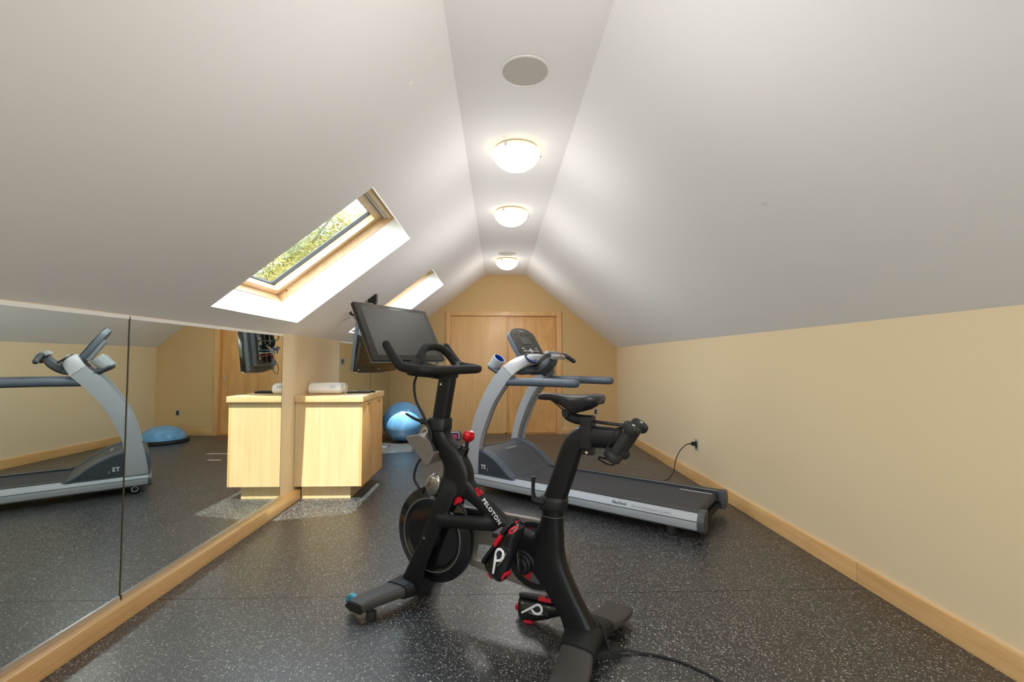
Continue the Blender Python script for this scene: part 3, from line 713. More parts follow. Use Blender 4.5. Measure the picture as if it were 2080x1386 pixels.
# ---------------------------------------------------------------- exercise ball, balance trainer, small gear
ball = thing('exercise_ball', 'big light blue exercise ball on the floor in the back left corner', 'exercise ball', (-1.435, 6.95, 0))
P('ball', M_BALL, lambda b: bmesh.ops.create_uvsphere(b, u_segments=64, v_segments=40, radius=.297, matrix=Matrix.Translation((0, 0, .297)) @ Matrix.Rotation(.7, 4, 'X') @ Matrix.Rotation(.4, 4, 'Y')), ball)
P('valve_plug', M_WHITE, lambda b: lathe(b, [(0, .004), (.012, .004), (.014, 0), (0, -.004)], 20, (.12, -.20, .297 + .185), (.40, -.67, .62)), ball)
bt = thing('balance_trainer', 'blue half dome balance trainer in the back right corner, seen in the mirror', 'balance trainer', (1.42, 6.98, 0))
P('dome', M_BALL, lambda b: lathe(b, [(.295, .045)] + [(.295 * math.cos(a), .045 + .20 * math.sin(a)) for a in [i * PI / 2 / 14 for i in range(1, 15)]], 56), bt)
P('base', M_RUB, lambda b: lathe(b, [(.30, 0), (.325, .008), (.33, .03), (.325, .045), (.30, .052), (0, .052)], 56), bt)
# white cage-like handles of a small exerciser beside the ball
ex = thing('push_up_stand', 'white plastic push-up stand with openings on the floor beside the blue ball', 'exercise gear', (-1.09, 7.10, 0), .1)
def stand(b):
    tube(b, [(-.10, 0, .02), (-.10, 0, .10), (-.07, 0, .155), (.0, 0, .17), (.08, 0, .165), (.10, 0, .13), (.10, 0, .02)], .013, 10)
    tube(b, [(-.10, .0, .075), (.0, 0, .085), (.10, 0, .08)], .012, 10); tube(b, [(-.005, 0, .17), (-.01, 0, .08)], .012, 10, 1)
P('frame', M_WHITE, stand, ex)
P('foot', M_PINK, lambda b: rbox(b, -.135, -.075, -.06, .06, 0, .028, .008), ex)
P('foot', M_PINK, lambda b: rbox(b, .07, .13, -.06, .06, 0, .028, .008), ex)
kt = thing('dark_hand_weight', 'dark upright hand weight standing behind the white push-up stand', 'weight', (-1.085, 7.30, 0))
P('body', M_DEV, lambda b: lathe(b, [(0, 0), (.05, 0), (.052, .05), (.046, .15), (.05, .24), (.045, .25), (0, .25)], 28), kt)
P('top_ring', M_CHROME, lambda b: lathe(b, [(.047, .235), (.053, .235), (.053, .25), (.047, .25)], 28, closed=True), kt)
gb = thing('gear_box', 'small navy, white and pink exercise box on the floor by the closet door', 'box', (-.67, 7.12, 0), .2)
P('shell', M_NAVY, lambda b: rbox(b, -.085, .085, -.05, .05, 0, .115, .012), gb)
P('band', M_WHITE, lambda b: tube(b, [(-.08, -.053, .01), (-.075, -.053, .10), (.0, -.053, .112), (.055, -.053, .10), (.06, -.053, .01)], .007, 8), gb)
P('cover', M_PINK, lambda b: rbox(b, -.05, .035, -.056, -.048, .01, .08, .006), gb)

# ================================================================ TREADMILL  (local x = toward the rear of the belt, y = away from camera)
TA = math.atan2(-.6157, .788)
tm = thing('treadmill', 'grey and silver treadmill standing behind the exercise bike', 'treadmill', (-.23, 4.29, 0), TA)
TWD = .78
def rail(b, s):                         # s=0 near rail, 1 far
    pr = [(.001, .102), (.0, .128), (.004, .138), (.03, .172), (.042, .178), (.06, .178), (.06, .06), (.02, .062), (.006, .075)]
    pr = [((TWD - y) if s else y, z) for y, z in pr]
    prism(b, pr, -.12, 1.985, 'YZ')
for s in (0, 1):
    r_ = P('side_rail', M_SILV, lambda b: rail(b, s), tm)
    gy = (TWD + .0006 - .002) if s else -.0006
    P('groove', M_BLACKS, lambda b: box(b, -.12, 1.985, min(gy, gy + .003), max(gy, gy + .003), .128, .132), r_, smooth=False)
    P('foot_strip', M_CHARD, lambda b: rbox(b, .36, 1.985, (TWD - .115) if s else .042, (TWD - .042) if s else .115, .150, .184, .004), r_)
    P('end_cap', M_CHAR, lambda b: prism(b, [((TWD - y) if s else y, z) for y, z in [(-.001, .10), (-.002, .13), (.004, .142), (.03, .176), (.045, .188), (.12, .188), (.12, .05), (.02, .055), (.004, .072)]], 1.985, 2.03, 'YZ', bev=.003), r_)
    P('front_cap', M_SILVD, lambda b: prism(b, [((TWD - y) if s else y, z) for y, z in [(-.001, .10), (-.001, .13), (.03, .176), (.06, .18), (.06, .06), (.02, .06), (.004, .072)]], -.15, -.12, 'YZ', bev=.003), r_)
def belt(b):
    pts = [(.40, .168), (1.94, .168)] + [(1.945 + .032 * math.sin(a), .136 + .032 * math.cos(a)) for a in [i * PI / 10 for i in range(11)]] + [(1.94, .104), (.40, .104)]
    prism(b, pts, .118, TWD - .118)
P('running_belt', M_BELT, belt, tm)
P('inner_trim_strip', M_ALU, lambda b: box(b, .44, 1.985, TWD - .121, TWD - .113, .1845, .1875), tm, smooth=False)
P('rear_roller', M_SILVD, lambda b: cyl(b, (1.945, .10, .136), (1.945, TWD - .10, .136), .024), tm)
P('deck', M_BLACKS, lambda b: box(b, -.10, 1.93, .058, TWD - .058, .07, .10), tm, smooth=False)
P('belt_mark', M_WHITEP, lambda b: box(b, 1.70, 1.945, TWD - .175, TWD - .165, .1682, .1690), tm, smooth=False)
P('rear_crossbar', M_BLACKS, lambda b: rbox(b, 1.955, 2.0, .10, TWD - .10, .07, .105, .005), tm)
# motor hood
HP = curve_poly([(-.135, .185), (-.135, .30), (-.10, .365), (-.02, .395), (.07, .385), (.18, .345), (.29, .28), (.37, .215), (.43, .176)])
def hood(b):
    prism(b, [(x, z - .006) for x, z in HP] + [(.43, .12), (-.135, .12)], .10, TWD - .10)
hd = P('motor_hood', M_CHAR, hood, tm)
for y0 in (.020, TWD - .105):
    rg = P('hood_ridge', M_HAND, lambda b: prism(b, [(x, z + .004) for x, z in HP] + [(.46, .178), (.43, .16), (-.135, .16)], y0, y0 + .085, bev=.004), hd)
P('hood_seam', M_BLACKS, lambda b: tube(b, [(-.02, .13, .392), (.02, .30, .396), (.03, .42, .397), (.02, .55, .396), (-.02, .65, .392)], .0025, 6), hd)
P('side_panel', M_CHARD, lambda b: prism(b, [(x, z - .012) for x, z in HP if x > .0] + [(.40, .176), (.0, .176)], .0165, .021), tm)
text_mesh('badge', 'T5', .052, M_WHITEP, tm, (.075, .0158, .222), (1, 0, 0), (0, 0, 1), bold=.0012, shear=.15)
text_mesh('badge', '5', .034, M_LGREYP, tm, (.142, .0158, .208), (1, 0, 0), (0, 0, 1), shear=.15)
sd1 = Vector((1, 0, -.36)).normalized()
text_mesh('hood_lettering', 'LifeFitness', .042, M_LGREYP, tm, (.16, .30, .362), (0, 1, 0), (-.93, 0, .37), depth=.0012, shear=.2)
dT = (0, -.82, .55)
text_mesh('rail_lettering', 'FlexDeck', .030, M_DGREYP, tm, (1.37, .0085, .147), (1, 0, 0), (0, .60, .78), depth=.0008, bold=.0004, shear=.15)
text_mesh('rail_lettering', 'Shock Absorption System', .028, M_LGREYP, tm, (1.520, .0085, .147), (1, 0, 0), (0, .60, .78), depth=.0008)
TMI = (Matrix.Translation((-.23, 4.29, 0)) @ Matrix.Rotation(TA, 4, 'Z')).inverted()
def cord_t(b): cord(b); bmesh.ops.transform(b, matrix=TMI, verts=b.verts)
def plug_t(b):
    rbox(b, XR - .05, XR - .008, 4.515, 4.545, .365, .405, .006); tube(b, [(XR - .05, 4.53, .385), (XR - .075, 4.535, .382)], [.009, .006], 10, 1)
    bmesh.ops.transform(b, matrix=TMI, verts=b.verts)
pc = P('power_cord', M_RUB, cord_t, tm); P('plug', M_RUB, plug_t, pc)
# uprights
UF = curve_poly([(-.125, .165), (-.105, .30), (-.06, .50), (.0, .69), (.085, .86), (.21, 1.05), (.332, 1.165)])
UR = curve_poly([(.045, .165), (.052, .36), (.075, .49), (.125, .625), (.22, .82), (.345, .985), (.43, 1.082)])
for s in (0, 1):
    y0 = .012 if not s else TWD - .072
    up_ = P('upright', M_SILV, lambda b: prism(b, UF + list(reversed(UR)), y0, y0 + .06, bev=.006), tm)
    yy = y0 + .06 if not s else y0 - .012
    def inner(b):
        band = [(x - .0, z) for x, z in UR]; inn = [(x - .045, z + .01) for x, z in UR]
        prism(b, band + list(reversed(inn)), yy, yy + .012)
    P('inner_cover', M_SILVD, inner, up_)
# bridge: wide silver arch between the uprights
def bridge(b):
    secs = []
    n = 24
    for i in range(n + 1):
        y = .015 + (TWD - .030) * i / n; t = abs(2 * i / n - 1)
        k = 1 - t ** 3.0
        A = Vector((.332 + .075 * k, y, 1.165 + .108 * k)); B = Vector((.43 + .075 * k, y, 1.082 + .118 * k))
        mid = (A + B) / 2 + Vector((.022, 0, .030)) * max(.12, k)
        inn = Vector((-.018, 0, -.022))
        q = [A, (A + mid) / 2 + Vector((.004, 0, .006)), mid, (B + mid) / 2 + Vector((.006, 0, .004)), B, B + inn, (A + B) / 2 + inn * .8, A + inn]
        secs.append(q)
    loft(b, secs)
br = P('console_bridge', M_SILV, bridge, tm)
P('seam', M_SILVD, lambda b: tube(b, [(.337, .0105, 1.162), (.424, .0105, 1.083)], .0015, 6, 1), br)
P('under_cover', M_CHAR, lambda b: prism(b, [(.30, 1.13), (.40, 1.20), (.47, 1.155), (.50, 1.11), (.42, 1.085), (.33, 1.09)], .16, TWD - .16, bev=.02), br)
P('accessory_tray', M_BLUE, lambda b: lathe(b, [(0, 0), (.055, 0), (.058, .006), (.050, .009), (0, .004)], 32, (.478, .245, 1.228), (.62, 0, .78)), br)
P('tray_rim', M_BLACKS, lambda b: lathe(b, [(.055, .002), (.066, .002), (.064, .012), (.056, .012)], 32, (.478, .245, 1.228), (.62, 0, .78), closed=True), br)
# cup holders
for cy in (.055, TWD - .055):
    ax = Vector((.66, 0, .75)); c0 = Vector((.185, cy, 1.150))
    ch = P('cup_holder', M_SILV, lambda b: lathe(b, [(.050, 0), (.055, .004), (.058, .118), (.054, .120), (.050, .118), (.047, .01), (.0, .01), (0, 0)], 36, c0, ax), tm)
    P('liner', M_BLUE, lambda b: lathe(b, [(.0, .012), (.046, .012), (.0525, .119), (.049, .119), (.044, .02), (0, .02)], 36, c0, ax), ch)
    P('bracket', M_CHAR, lambda b: tube(b, [(.335, cy, 1.080), (.255, cy, 1.118), (.180, cy, 1.160)], [.028, .030, .030], 16, up=(0, 1, 0), ry=[.034, .048, .062], round_ends=True), ch)
# console panel
CB = Vector((.415, 0, 1.225)); CT = Vector((.222, 0, 1.535)); cu_ = (CT - CB).normalized(); cn_ = Vector((cu_.z, 0, -cu_.x)); cL = (CT - CB).length
CM = Matrix(((0, cu_.x, cn_.x, CB.x), (1, 0, 0, .43), (0, cu_.z, cn_.z, CB.z), (0, 0, 0, 1)))   # local x -> y, local y -> up the panel, z -> toward the user
def panel_outline(w, h0, h1, arch, n=10):
    pts = [(-w * .93, h0), (w * .93, h0), (w, h0 + (h1 - h0) * .3), (w, h1 - arch)]
    pts += [(w * math.cos(a), h1 - arch + arch * math.sin(a)) for a in [PI * i / n for i in range(1, n)]]
    return pts + [(-w, h1 - arch), (-w, h0 + (h1 - h0) * .3)]
def pshape(name, w, h0, h1, arch, z0, z1, m, par, bev=.004):
    bm = bmesh.new(); prism(bm, panel_outline(w, h0, h1, arch), z0, z1, 'XY', bev=bev); bmesh.ops.transform(bm, matrix=CM, verts=bm.verts)
    return mesh_obj(name, bm, m, par)
co_ = pshape('console', .207, 0, cL, .085, -.055, -.008, M_HAND, tm, .01)
pshape('face', .203, .004, cL + .003, .086, -.008, .0, M_CONS, co_, .002)
def cpt(x, y, z): return CM @ Vector((x, y, z))
def cbox(name, m, lst, par):
    bm = bmesh.new()
    for (x0, x1, y0, y1) in lst: rbox(bm, x0, x1, y0, y1, .0, .003, .0012, 1)
    bmesh.ops.transform(bm, matrix=CM, verts=bm.verts); return mesh_obj(name, bm, m, par)
for q_ in [(-.125, -.08, .092, .104), (-.065, -.022, .092, .104), (.03, .072, .092, .104), (.085, .13, .092, .104)]: cbox('oval_button', M_LGREYP, [q_], co_)
cbox('button_row', M_LGREYP, [(-.12, .12, .055, .066)], co_)
for q_ in [(-.13, -.108, .118, .134), (.10, .122, .122, .136), (-.095, -.08, .12, .126), (.06, .075, .12, .125)]: cbox('small_button', M_LGREYP, [q_], co_)
bm = bmesh.new(); lathe(bm, [(0, 0), (.020, 0), (.018, .006), (0, .007)], 24, (0, 0, 0), 'Z'); bmesh.ops.scale(bm, vec=(.75, 1.3, 1), verts=bm.verts); bmesh.ops.translate(bm, vec=(.0, .10, 0), verts=bm.verts); bmesh.ops.transform(bm, matrix=CM, verts=bm.verts)
mesh_obj('round_button', bm, M_LGREYP, co_)
cbox('display_window', M_SCR, [(-.075, .075, .175, .255)], co_)
cbox('print_lines', M_DGREYP, [(-.16, -.10, .285, .287), (-.05, .0, .285, .287), (.03, .09, .285, .287), (-.15, -.10, .245, .247), (-.15, -.11, .22, .222), (.10, .15, .245, .247), (.10, .14, .21, .212), (-.15, -.10, .185, .187)], co_)
bm = bmesh.new(); rbox(bm, -.04, .04, cL - .045, cL - .028, 0, .003, .001); bmesh.ops.transform(bm, matrix=CM, verts=bm.verts); mesh_obj('maker_badge', bm, M_SILVD, co_)
P('back_shell', M_SILV, lambda b: (lambda t: (rbox(t, -.17, .17, .03, .26, -.085, -.05, .02, 3), merge(b, t, CM)))(bmesh.new()), co_)
# front handlebar with pulse grips and keypad
hb = P('front_arm', M_CHAR, lambda b: tube(b, [(.40, .42, 1.12), (.50, .42, 1.135), (.58, .42, 1.19), (.615, .42, 1.245)], [.045, .045, .042, .03], 16, up=(0, 1, 0), ry=[.10, .10, .085, .07], p=3, round_ends=True), tm)
P('pulse_grip', M_CHARD, lambda b: tube(b, [(.635, .32, 1.268), (.64, .26, 1.262), (.645, .19, 1.238), (.65, .11, 1.205)], .021, 14, round_ends=True), hb)
P('pulse_grip', M_CHARD, lambda b: tube(b, [(.645, .52, 1.268), (.65, .58, 1.262), (.665, .64, 1.238), (.68, .70, 1.21)], .021, 14, round_ends=True), hb)
KM = Matrix.Translation((.635, .42, 1.268)) @ Matrix.Rotation(math.radians(28), 4, 'Y')
P('keypad', M_LGREYP, lambda b: rbox(b, -.05, .055, -.11, .11, -.02, .016, .008, mtx=KM), hb)
P('keypad_button', M_DGREYP, lambda b: [rbox(b, -.035 + .03 * i, -.015 + .03 * i, -.09 + .05 * j, -.055 + .05 * j, .0155, .019, .002, mtx=KM) for i in range(2) for j in range(4)], hb)
P('stop_button', M_REDP, lambda b: (lambda t: (lathe(t, [(0, 0), (.015, 0), (.013, .006), (0, .006)], 20, (.038, .03, .015), 'Z'), merge(b, t, KM)))(bmesh.new()), hb)
P('safety_cord', M_RUB, lambda b: tube(b, [(.68, .46, 1.25), (.70, .50, 1.215), (.70, .56, 1.205), (.69, .60, 1.235)], .0018, 6), hb)
# handrails
for s in (0, 1):
    y = .055 if not s else TWD - .05
    hr = P('handrail', M_HAND, lambda b: tube(b, [(.33, y, 1.025), (.60, y, 1.030), (1.02, y, 1.030)], .038, 18, 1, up=(0, 0, 1), ry=.036), tm)
    P('rail_tip', M_HAND, lambda b: tube(b, [(1.022, y, 1.030), (1.045 + .0, y, 1.030)], .0375, 18, 1, up=(0, 0, 1), ry=.0355, round_ends=True), hr)
    P('wheel', M_BLACKS, lambda b: (lambda y_: (cyl(b, (-.03, y_, .040), (-.03, y_ + .03, .040), .038, 28, .004)))(.015 if not s else TWD - .045), tm)
    P('wheel_hub', M_SILV, lambda b: [tube(b, [(-.03 + .024 * math.cos(a), (.0135 if not s else TWD - .0135), .040 + .024 * math.sin(a)), (-.03 + .024 * math.cos(a + .63), (.0135 if not s else TWD - .0135), .040 + .024 * math.sin(a + .63))], .003, 6, 1) for a in [k * .628 for k in range(10)]] , tm)
    P('rear_foot', M_RUB, lambda b: cyl(b, (1.80, .06 if not s else TWD - .06, 0), (1.80, .06 if not s else TWD - .06, .075), .035, 24, .004), tm)
P('lift_frame', M_BLACKS, lambda b: (rbox(b, -.02, .38, .05, .09, .045, .09, .004), rbox(b, -.02, .38, TWD - .09, TWD - .05, .045, .09, .004), rbox(b, .20, .25, .09, TWD - .09, .03, .07, .004)), tm)

# ================================================================ EXERCISE BIKE (local x = forward, +y = the near side; lateral v in comments = -y)
BA = math.atan2(.530, -.848)
bike = thing('exercise_bike', 'black indoor exercise bike with a tilted touchscreen in the middle of the room', 'exercise bike', (.355, 1.925, 0), BA)
def hsec(z, s, hs, hv, v=0, p=3.0, n=24): return ring((s, -v, z), V(1, 0, 0), V(0, 1, 0), hs, hv, n, p)
def vsec(s, z, hz, hv, v=0, p=3.0, n=24): return ring((s, -v, z), V(0, 0, 1), V(0, 1, 0), hz, hv, n, p)
def smooth_rings(R, k=4):
    n = len(R[0]); cols = [smooth_path([r[j] for r in R], k) for j in range(n)]
    return [[cols[j][i] for j in range(n)] for i in range(len(cols[0]))]
def frame(b):
    # head and throat
    loft(b, smooth_rings([hsec(.925, .766, .056, .046), hsec(.85, .768, .058, .044), hsec(.78, .708, .074, .042), hsec(.70, .652, .078, .042), hsec(.62, .652, .088, .044), hsec(.565, .665, .085, .048)]))
    # down tube
    loft(b, smooth_rings([vsec(.70, .70, .10, .036), vsec(.64, .655, .088, .035), vsec(.56, .585, .050, .034), vsec(.46, .516, .040, .033), vsec(.36, .452, .040, .033), vsec(.25, .40, .06, .036), vsec(.17, .37, .07, .038)]))
    # fork blades
    for sgn in (-1, 1):
        loft(b, smooth_rings([hsec(.64, .672, .060, .020, sgn * .022), hsec(.55, .690, .055, .018, sgn * .045), hsec(.40, .752, .050, .014, sgn * .062), hsec(.25, .825, .052, .014, sgn * .064), hsec(.13, .885, .062, .016, sgn * .058), hsec(.075, .915, .075, .022, sgn * .05)]))
    # seat tube, bottom bracket and rear leg
    loft(b, smooth_rings([hsec(.585, .134, .050, .036, p=2.4), hsec(.53, .141, .050, .036, p=2.4), hsec(.46, .155, .066, .037), hsec(.38, .172, .088, .040), hsec(.31, .150, .094, .040), hsec(.22, .086, .078, .038), hsec(.14, .028, .074, .040), hsec(.085, .0, .078, .05)]))
    # twin stays
    for sgn in (-1, 1):
        tube(b, [(.72, sgn * .062, .443), (.60, sgn * .058, .455), (.50, sgn * .044, .462), (.43, sgn * .020, .462), (.38, sgn * .010, .45)], [.034, .032, .034, .034, .03], 16, up=(0, 1, 0), ry=[.018, .018, .018, .016, .014])
    # boss of the resistance knob
    tube(b, [(.66, 0, .70), (.625, 0, .76), (.606, 0, .80)], [.034, .026, .022], 14, 2)
    cyl(b, (.262, -.062, .33), (.262, .062, .33), .045, 28)
fr = P('frame', M_BLACK, frame, bike)
rm = fr.modifiers.new('remesh', 'REMESH'); rm.mode = 'VOXEL'; rm.voxel_size = .0045; rm.use_smooth_shade = True
sm = fr.modifiers.new('smooth', 'SMOOTH'); sm.factor = .6; sm.iterations = 6
# lettering on the down tube
dd = Vector((-1, 0, -.66)).normalized(); du = Vector((.66, 0, -1)).normalized() * -1
du = Vector((-.66, 0, 1)).normalized()
tdir = Vector((.384 - .473, 0, .488 - .580)).normalized(); tup = Vector((tdir.z * -1, 0, tdir.x)) * -1
if tup.z < 0: tup = -tup
text_mesh('lettering', 'PELOTON', .0272, M_WHITEP, fr, Vector((.478, .0362, .575)) - tup * .009, tdir, tup, depth=.0012, bold=.0006, spacing=1.16)
def emblem(b):
    c = Vector((.500, .0368, .604)); X = tdir * .85; Y = tup * .85
    def q(x, y): return c + X * x + Y * y
    tube(b, [q(-.020, .008), q(-.016, -.006), q(-.004, -.016), q(.011, -.013), q(.018, .0), q(.012, .012), q(.0, .013), q(-.006, .004), q(.001, -.005), q(.008, .0)], .0036, 8, 5)
    tube(b, [q(.012, .010), q(.020, .018)], .0036, 8, 1); tube(b, [q(-.024, .0), q(-.026, -.014)], .0032, 8, 1)
    tube(b, [q(.004, -.019), q(.018, -.017)], .0030, 8, 1)
P('emblem', M_REDP, emblem, fr)
P('fork_bolt', M_CHROME, lambda b: cyl(b, (.795, .074, .349), (.795, .082, .349), .006, 12), bike)
# flywheel
fw = P('flywheel', M_BLACKG, lambda b: lathe(b, [(0, -.024), (.10, -.024), (.155, -.020), (.168, -.028), (.178, -.030), (.188, -.022), (.218, -.020), (.232, -.013), (.236, 0), (.232, .013), (.218, .020), (.188, .022), (.178, .030), (.168, .028), (.155, .020), (.10, .024), (0, .024)], 96, (.795, 0, .347), 'Y'), bike)
P('hub', M_BLACKS, lambda b: (cyl(b, (.795, -.062, .347), (.795, .062, .347), .022, 24), lathe(b, [(0, .026), (.05, .026), (.055, .024), (.055, .02), (0, .02)], 32, (.795, 0, .347), 'Y')), fw)
P('flywheel_reflection', M_SILVD, lambda b: lathe(b, [(.176, .0298), (.179, .0312), (.182, .0285)], 96, (.795, 0, .347), 'Y', closed=True), fw)  # silver ring stands for the reflection along the raised circle
# brake housing over the flywheel
P('brake_housing', mat('polished_grey_cover', srgb(150, 145, 142), .18, metal=.8), lambda b: bmesh.ops.create_uvsphere(b, u_segments=28, v_segments=18, radius=1, matrix=Matrix.Translation((.775, .035, .600)) @ Matrix.Rotation(-.45, 4, 'Y') @ Matrix.Diagonal((.044, .024, .062, 1))), bike)
P('brake_link', M_REDP, lambda b: rbox(b, -.028, .028, .02, .034, -.018, .012, .005, mtx=Matrix.Translation((.635, 0, .545)) @ Matrix.Rotation(.5, 4, 'Y')), bike)
# belt guard on the far side
gc, gr_, hc, hr_ = (.262, .325), .158, (.79, .345), .125
def hull():
    pts = []
    n = 30
    dx, dz = hc[0] - gc[0], hc[1] - gc[1]; d = math.hypot(dx, dz); base = math.atan2(dz, dx); off = math.acos((gr_ - hr_) / d)
    for i in range(n + 1):
        a = base + off + (2 * PI - 2 * off) * i / n; pts.append((gc[0] + gr_ * math.cos(a), gc[1] + gr_ * math.sin(a)))
    for i in range(n + 1):
        a = base - off + 2 * off * i / n; pts.append((hc[0] + hr_ * math.cos(a), hc[1] + hr_ * math.sin(a)))
    return pts
hole = [(.598, .300), (.570, .318), (.482, .326), (.470, .315), (.490, .250), (.530, .222), (.598, .222), (.610, .235)]
bg = flat_shape('belt_guard', hull(), [hole[::-1], circ(gc[0], gc[1], .138)[::-1]], -.100, -.070, M_GUARD, bike, bevel=.005)
P('guard_disc', M_SILVD, lambda b: lathe(b, [(0, -.010), (.134, -.010), (.134, .0), (0, .0)], 60, (gc[0], -.080, gc[1]), 'Y'), bg)
for k in range(4):
    a0 = k * PI / 2 + .25; 
    flat_shape('red_segment', [(gc[0] + .124 * math.cos(a0 + t * 1.1 / 12), gc[1] + .124 * math.sin(a0 + t * 1.1 / 12)) for t in range(13)] + [(gc[0] + .080 * math.cos(a0 + t * 1.1 / 12), gc[1] + .080 * math.sin(a0 + t * 1.1 / 12)) for t in range(12, -1, -1)], [], -.080, -.074, M_REDP, bg)
P('black_rim', M_BLACKS, lambda b: lathe(b, [(.128, -.004), (.150, -.004), (.150, .004), (.128, .004)], 60, (gc[0], -.066, gc[1]), 'Y', closed=True), bg)
# cranks and pedals
bbp = Vector((.262, 0, .33))
def crank(sgn, ang):
    e_ = bbp + Vector((math.cos(ang), 0, math.sin(ang))) * .17; y0 = .085 * sgn
    if sgn < 0: y0 = -.118
    c_ = P('crank_arm', M_BLACKG, lambda b: (tube(b, [(bbp.x, y0, bbp.z), ((bbp.x + e_.x) / 2, y0 * 1.03, (bbp.z + e_.z) / 2), (e_.x, y0 * 1.06, e_.z)], [.02, .016, .016], 14, 4, up=(0, 1, 0), ry=[.02, .014, .014], round_ends=True), cyl(b, (bbp.x, .06 * sgn, bbp.z), (bbp.x, y0 + .014 * sgn, bbp.z), .021, 24)), bike)
    pe = Vector((e_.x, y0 * 1.06 + (.085 if sgn > 0 else .040) * sgn, e_.z))
    p_ = P('pedal', M_BLACKS, lambda b: (cyl(b, (e_.x, y0 * 1.06, e_.z), (e_.x, pe.y + .03 * sgn, e_.z), .008, 12), rbox(b, e_.x - .036, e_.x + .036, min(pe.y - .038, pe.y + .038), max(pe.y - .038, pe.y + .038), e_.z - .010, e_.z + .010, .006)), c_)
    return pe
CA = math.radians(84)
pn = crank(1, CA); pf = crank(-1, CA + PI)
P('bottom_bracket_cap', M_BLACKS, lambda b: lathe(b, [(0, .0), (.034, 0), (.034, .012), (.028, .016), (.018, .016), (.015, .010), (0, .010)], 36, (bbp.x, .062, bbp.z), 'Y'), bike)
# feet
def foot_sec(s, v, z, hs, hz, n=22, dirv=V(0, 1, 0)):
    return ring((s, -v, z), V(1, 0, 0), V(0, 0, 1), hs, hz, n, 3.6)
def front_foot(b):
    loft(b, smooth_rings([foot_sec(1.022, -.300, .056, .050, .024), foot_sec(1.018, -.25, .060, .056, .026), foot_sec(.965, -.14, .072, .060, .028), foot_sec(.925, -.06, .078, .064, .032), foot_sec(.915, 0, .080, .066, .033), foot_sec(.925, .06, .078, .064, .032), foot_sec(.965, .14, .072, .060, .028), foot_sec(1.018, .25, .060, .056, .026), foot_sec(1.022, .30, .056, .050, .024)], 3))
ff = P('front_foot', M_GREYF, front_foot, bike)
def rear_foot(b):
    loft(b, smooth_rings([foot_sec(-.045, -.345, .046, .066, .016), foot_sec(-.045, -.30, .050, .068, .018), foot_sec(-.035, -.20, .062, .070, .022), foot_sec(-.015, -.10, .076, .068, .028), foot_sec(-.005, 0, .084, .068, .030), foot_sec(-.015, .10, .076, .068, .028), foot_sec(-.035, .20, .062, .070, .022), foot_sec(-.045, .30, .050, .068, .018), foot_sec(-.045, .345, .046, .066, .016)], 3))
rf = P('rear_foot', M_GREYF, rear_foot, bike)
def coll(lst):
    def f(b): loft(b, smooth_rings([foot_sec(*q) for q in lst], 3))
    return f
P('front_collar', M_BLACKS, coll([(.945, -.11, .075, .068, .035), (.925, -.06, .080, .071, .040), (.915, 0, .082, .072, .042), (.925, .06, .080, .071, .040), (.945, .11, .075, .068, .035)]), bike)
P('rear_collar', M_BLACKS, coll([(-.018, -.12, .074, .075, .034), (-.010, -.06, .084, .076, .040), (-.005, 0, .088, .076, .042), (-.010, .06, .084, .076, .040), (-.018, .12, .074, .075, .034)]), bike)
for v_ in (-.255, .255):
    P('leveling_foot', M_RUB, lambda b: (cyl(b, (.965, -v_, 0), (.965, -v_, .036), .024, 20, .004), cyl(b, (.965, -v_, .02), (.975, -v_, .055), .008, 12)), ff)
    wc = Vector((1.088, -v_ * 1.02, .050))
    P('transport_wheel', M_TEAL, lambda b: lathe(b, [(.012, -.012), (.028, -.013), (.036, -.010), (.038, 0), (.036, .010), (.028, .013), (.012, .012)], 32, wc, 'Y', closed=True), ff)
    P('wheel_hub', M_BLACKS, lambda b: (cyl(b, wc - V(0, .014, 0), wc + V(0, .014, 0), .012, 16), [tube(b, [wc + V(0, .011, 0), wc + V(.026 * math.cos(a), .012, .026 * math.sin(a))], .0025, 6, 1) for a in (0, 1.26, 2.5, 3.8, 5.0)]), ff)
    P('end_cap', M_BLACKS, lambda b: prism(b, [(.972, .045), (.985, .034), (1.055, .034), (1.085, .045), (1.088, .055), (1.06, .074), (.99, .076)], -v_ * 1.18 - .004, -v_ * 1.18 + .004, bev=.002), ff)
for v_ in (-.28, .28):
    P('leveling_foot', M_RUB, lambda b: cyl(b, (-.05, -v_, 0), (-.05, -v_, .045), .020, 20, .003), rf)
# front post, collar, lever
P('handlebar_post', M_BLACK, lambda b: loft(b, [hsec(.90, .764, .046, .030), hsec(1.14, .717, .046, .030)]), bike)
P('head_collar', M_BLACKS, lambda b: loft(b, [hsec(.865, .769, .055, .044), hsec(.872, .769, .060, .049), hsec(.922, .766, .060, .049), hsec(.929, .766, .056, .045)]), bike)
P('height_lever', M_BLACKS, lambda b: (tube(b, [(.80, .05, .905), (.835, .062, .915)], .014, 12, 1), tube(b, [(.83, .062, .912), (.87, .075, .926), (.915, .085, .948)], [.012, .010, .008], 12, ry=[.008, .007, .005], round_ends=True)), bike)
P('post_bolt', M_CHROME, lambda b: cyl(b, (.735, .028, 1.10), (.735, .034, 1.10), .006, 12), bike)
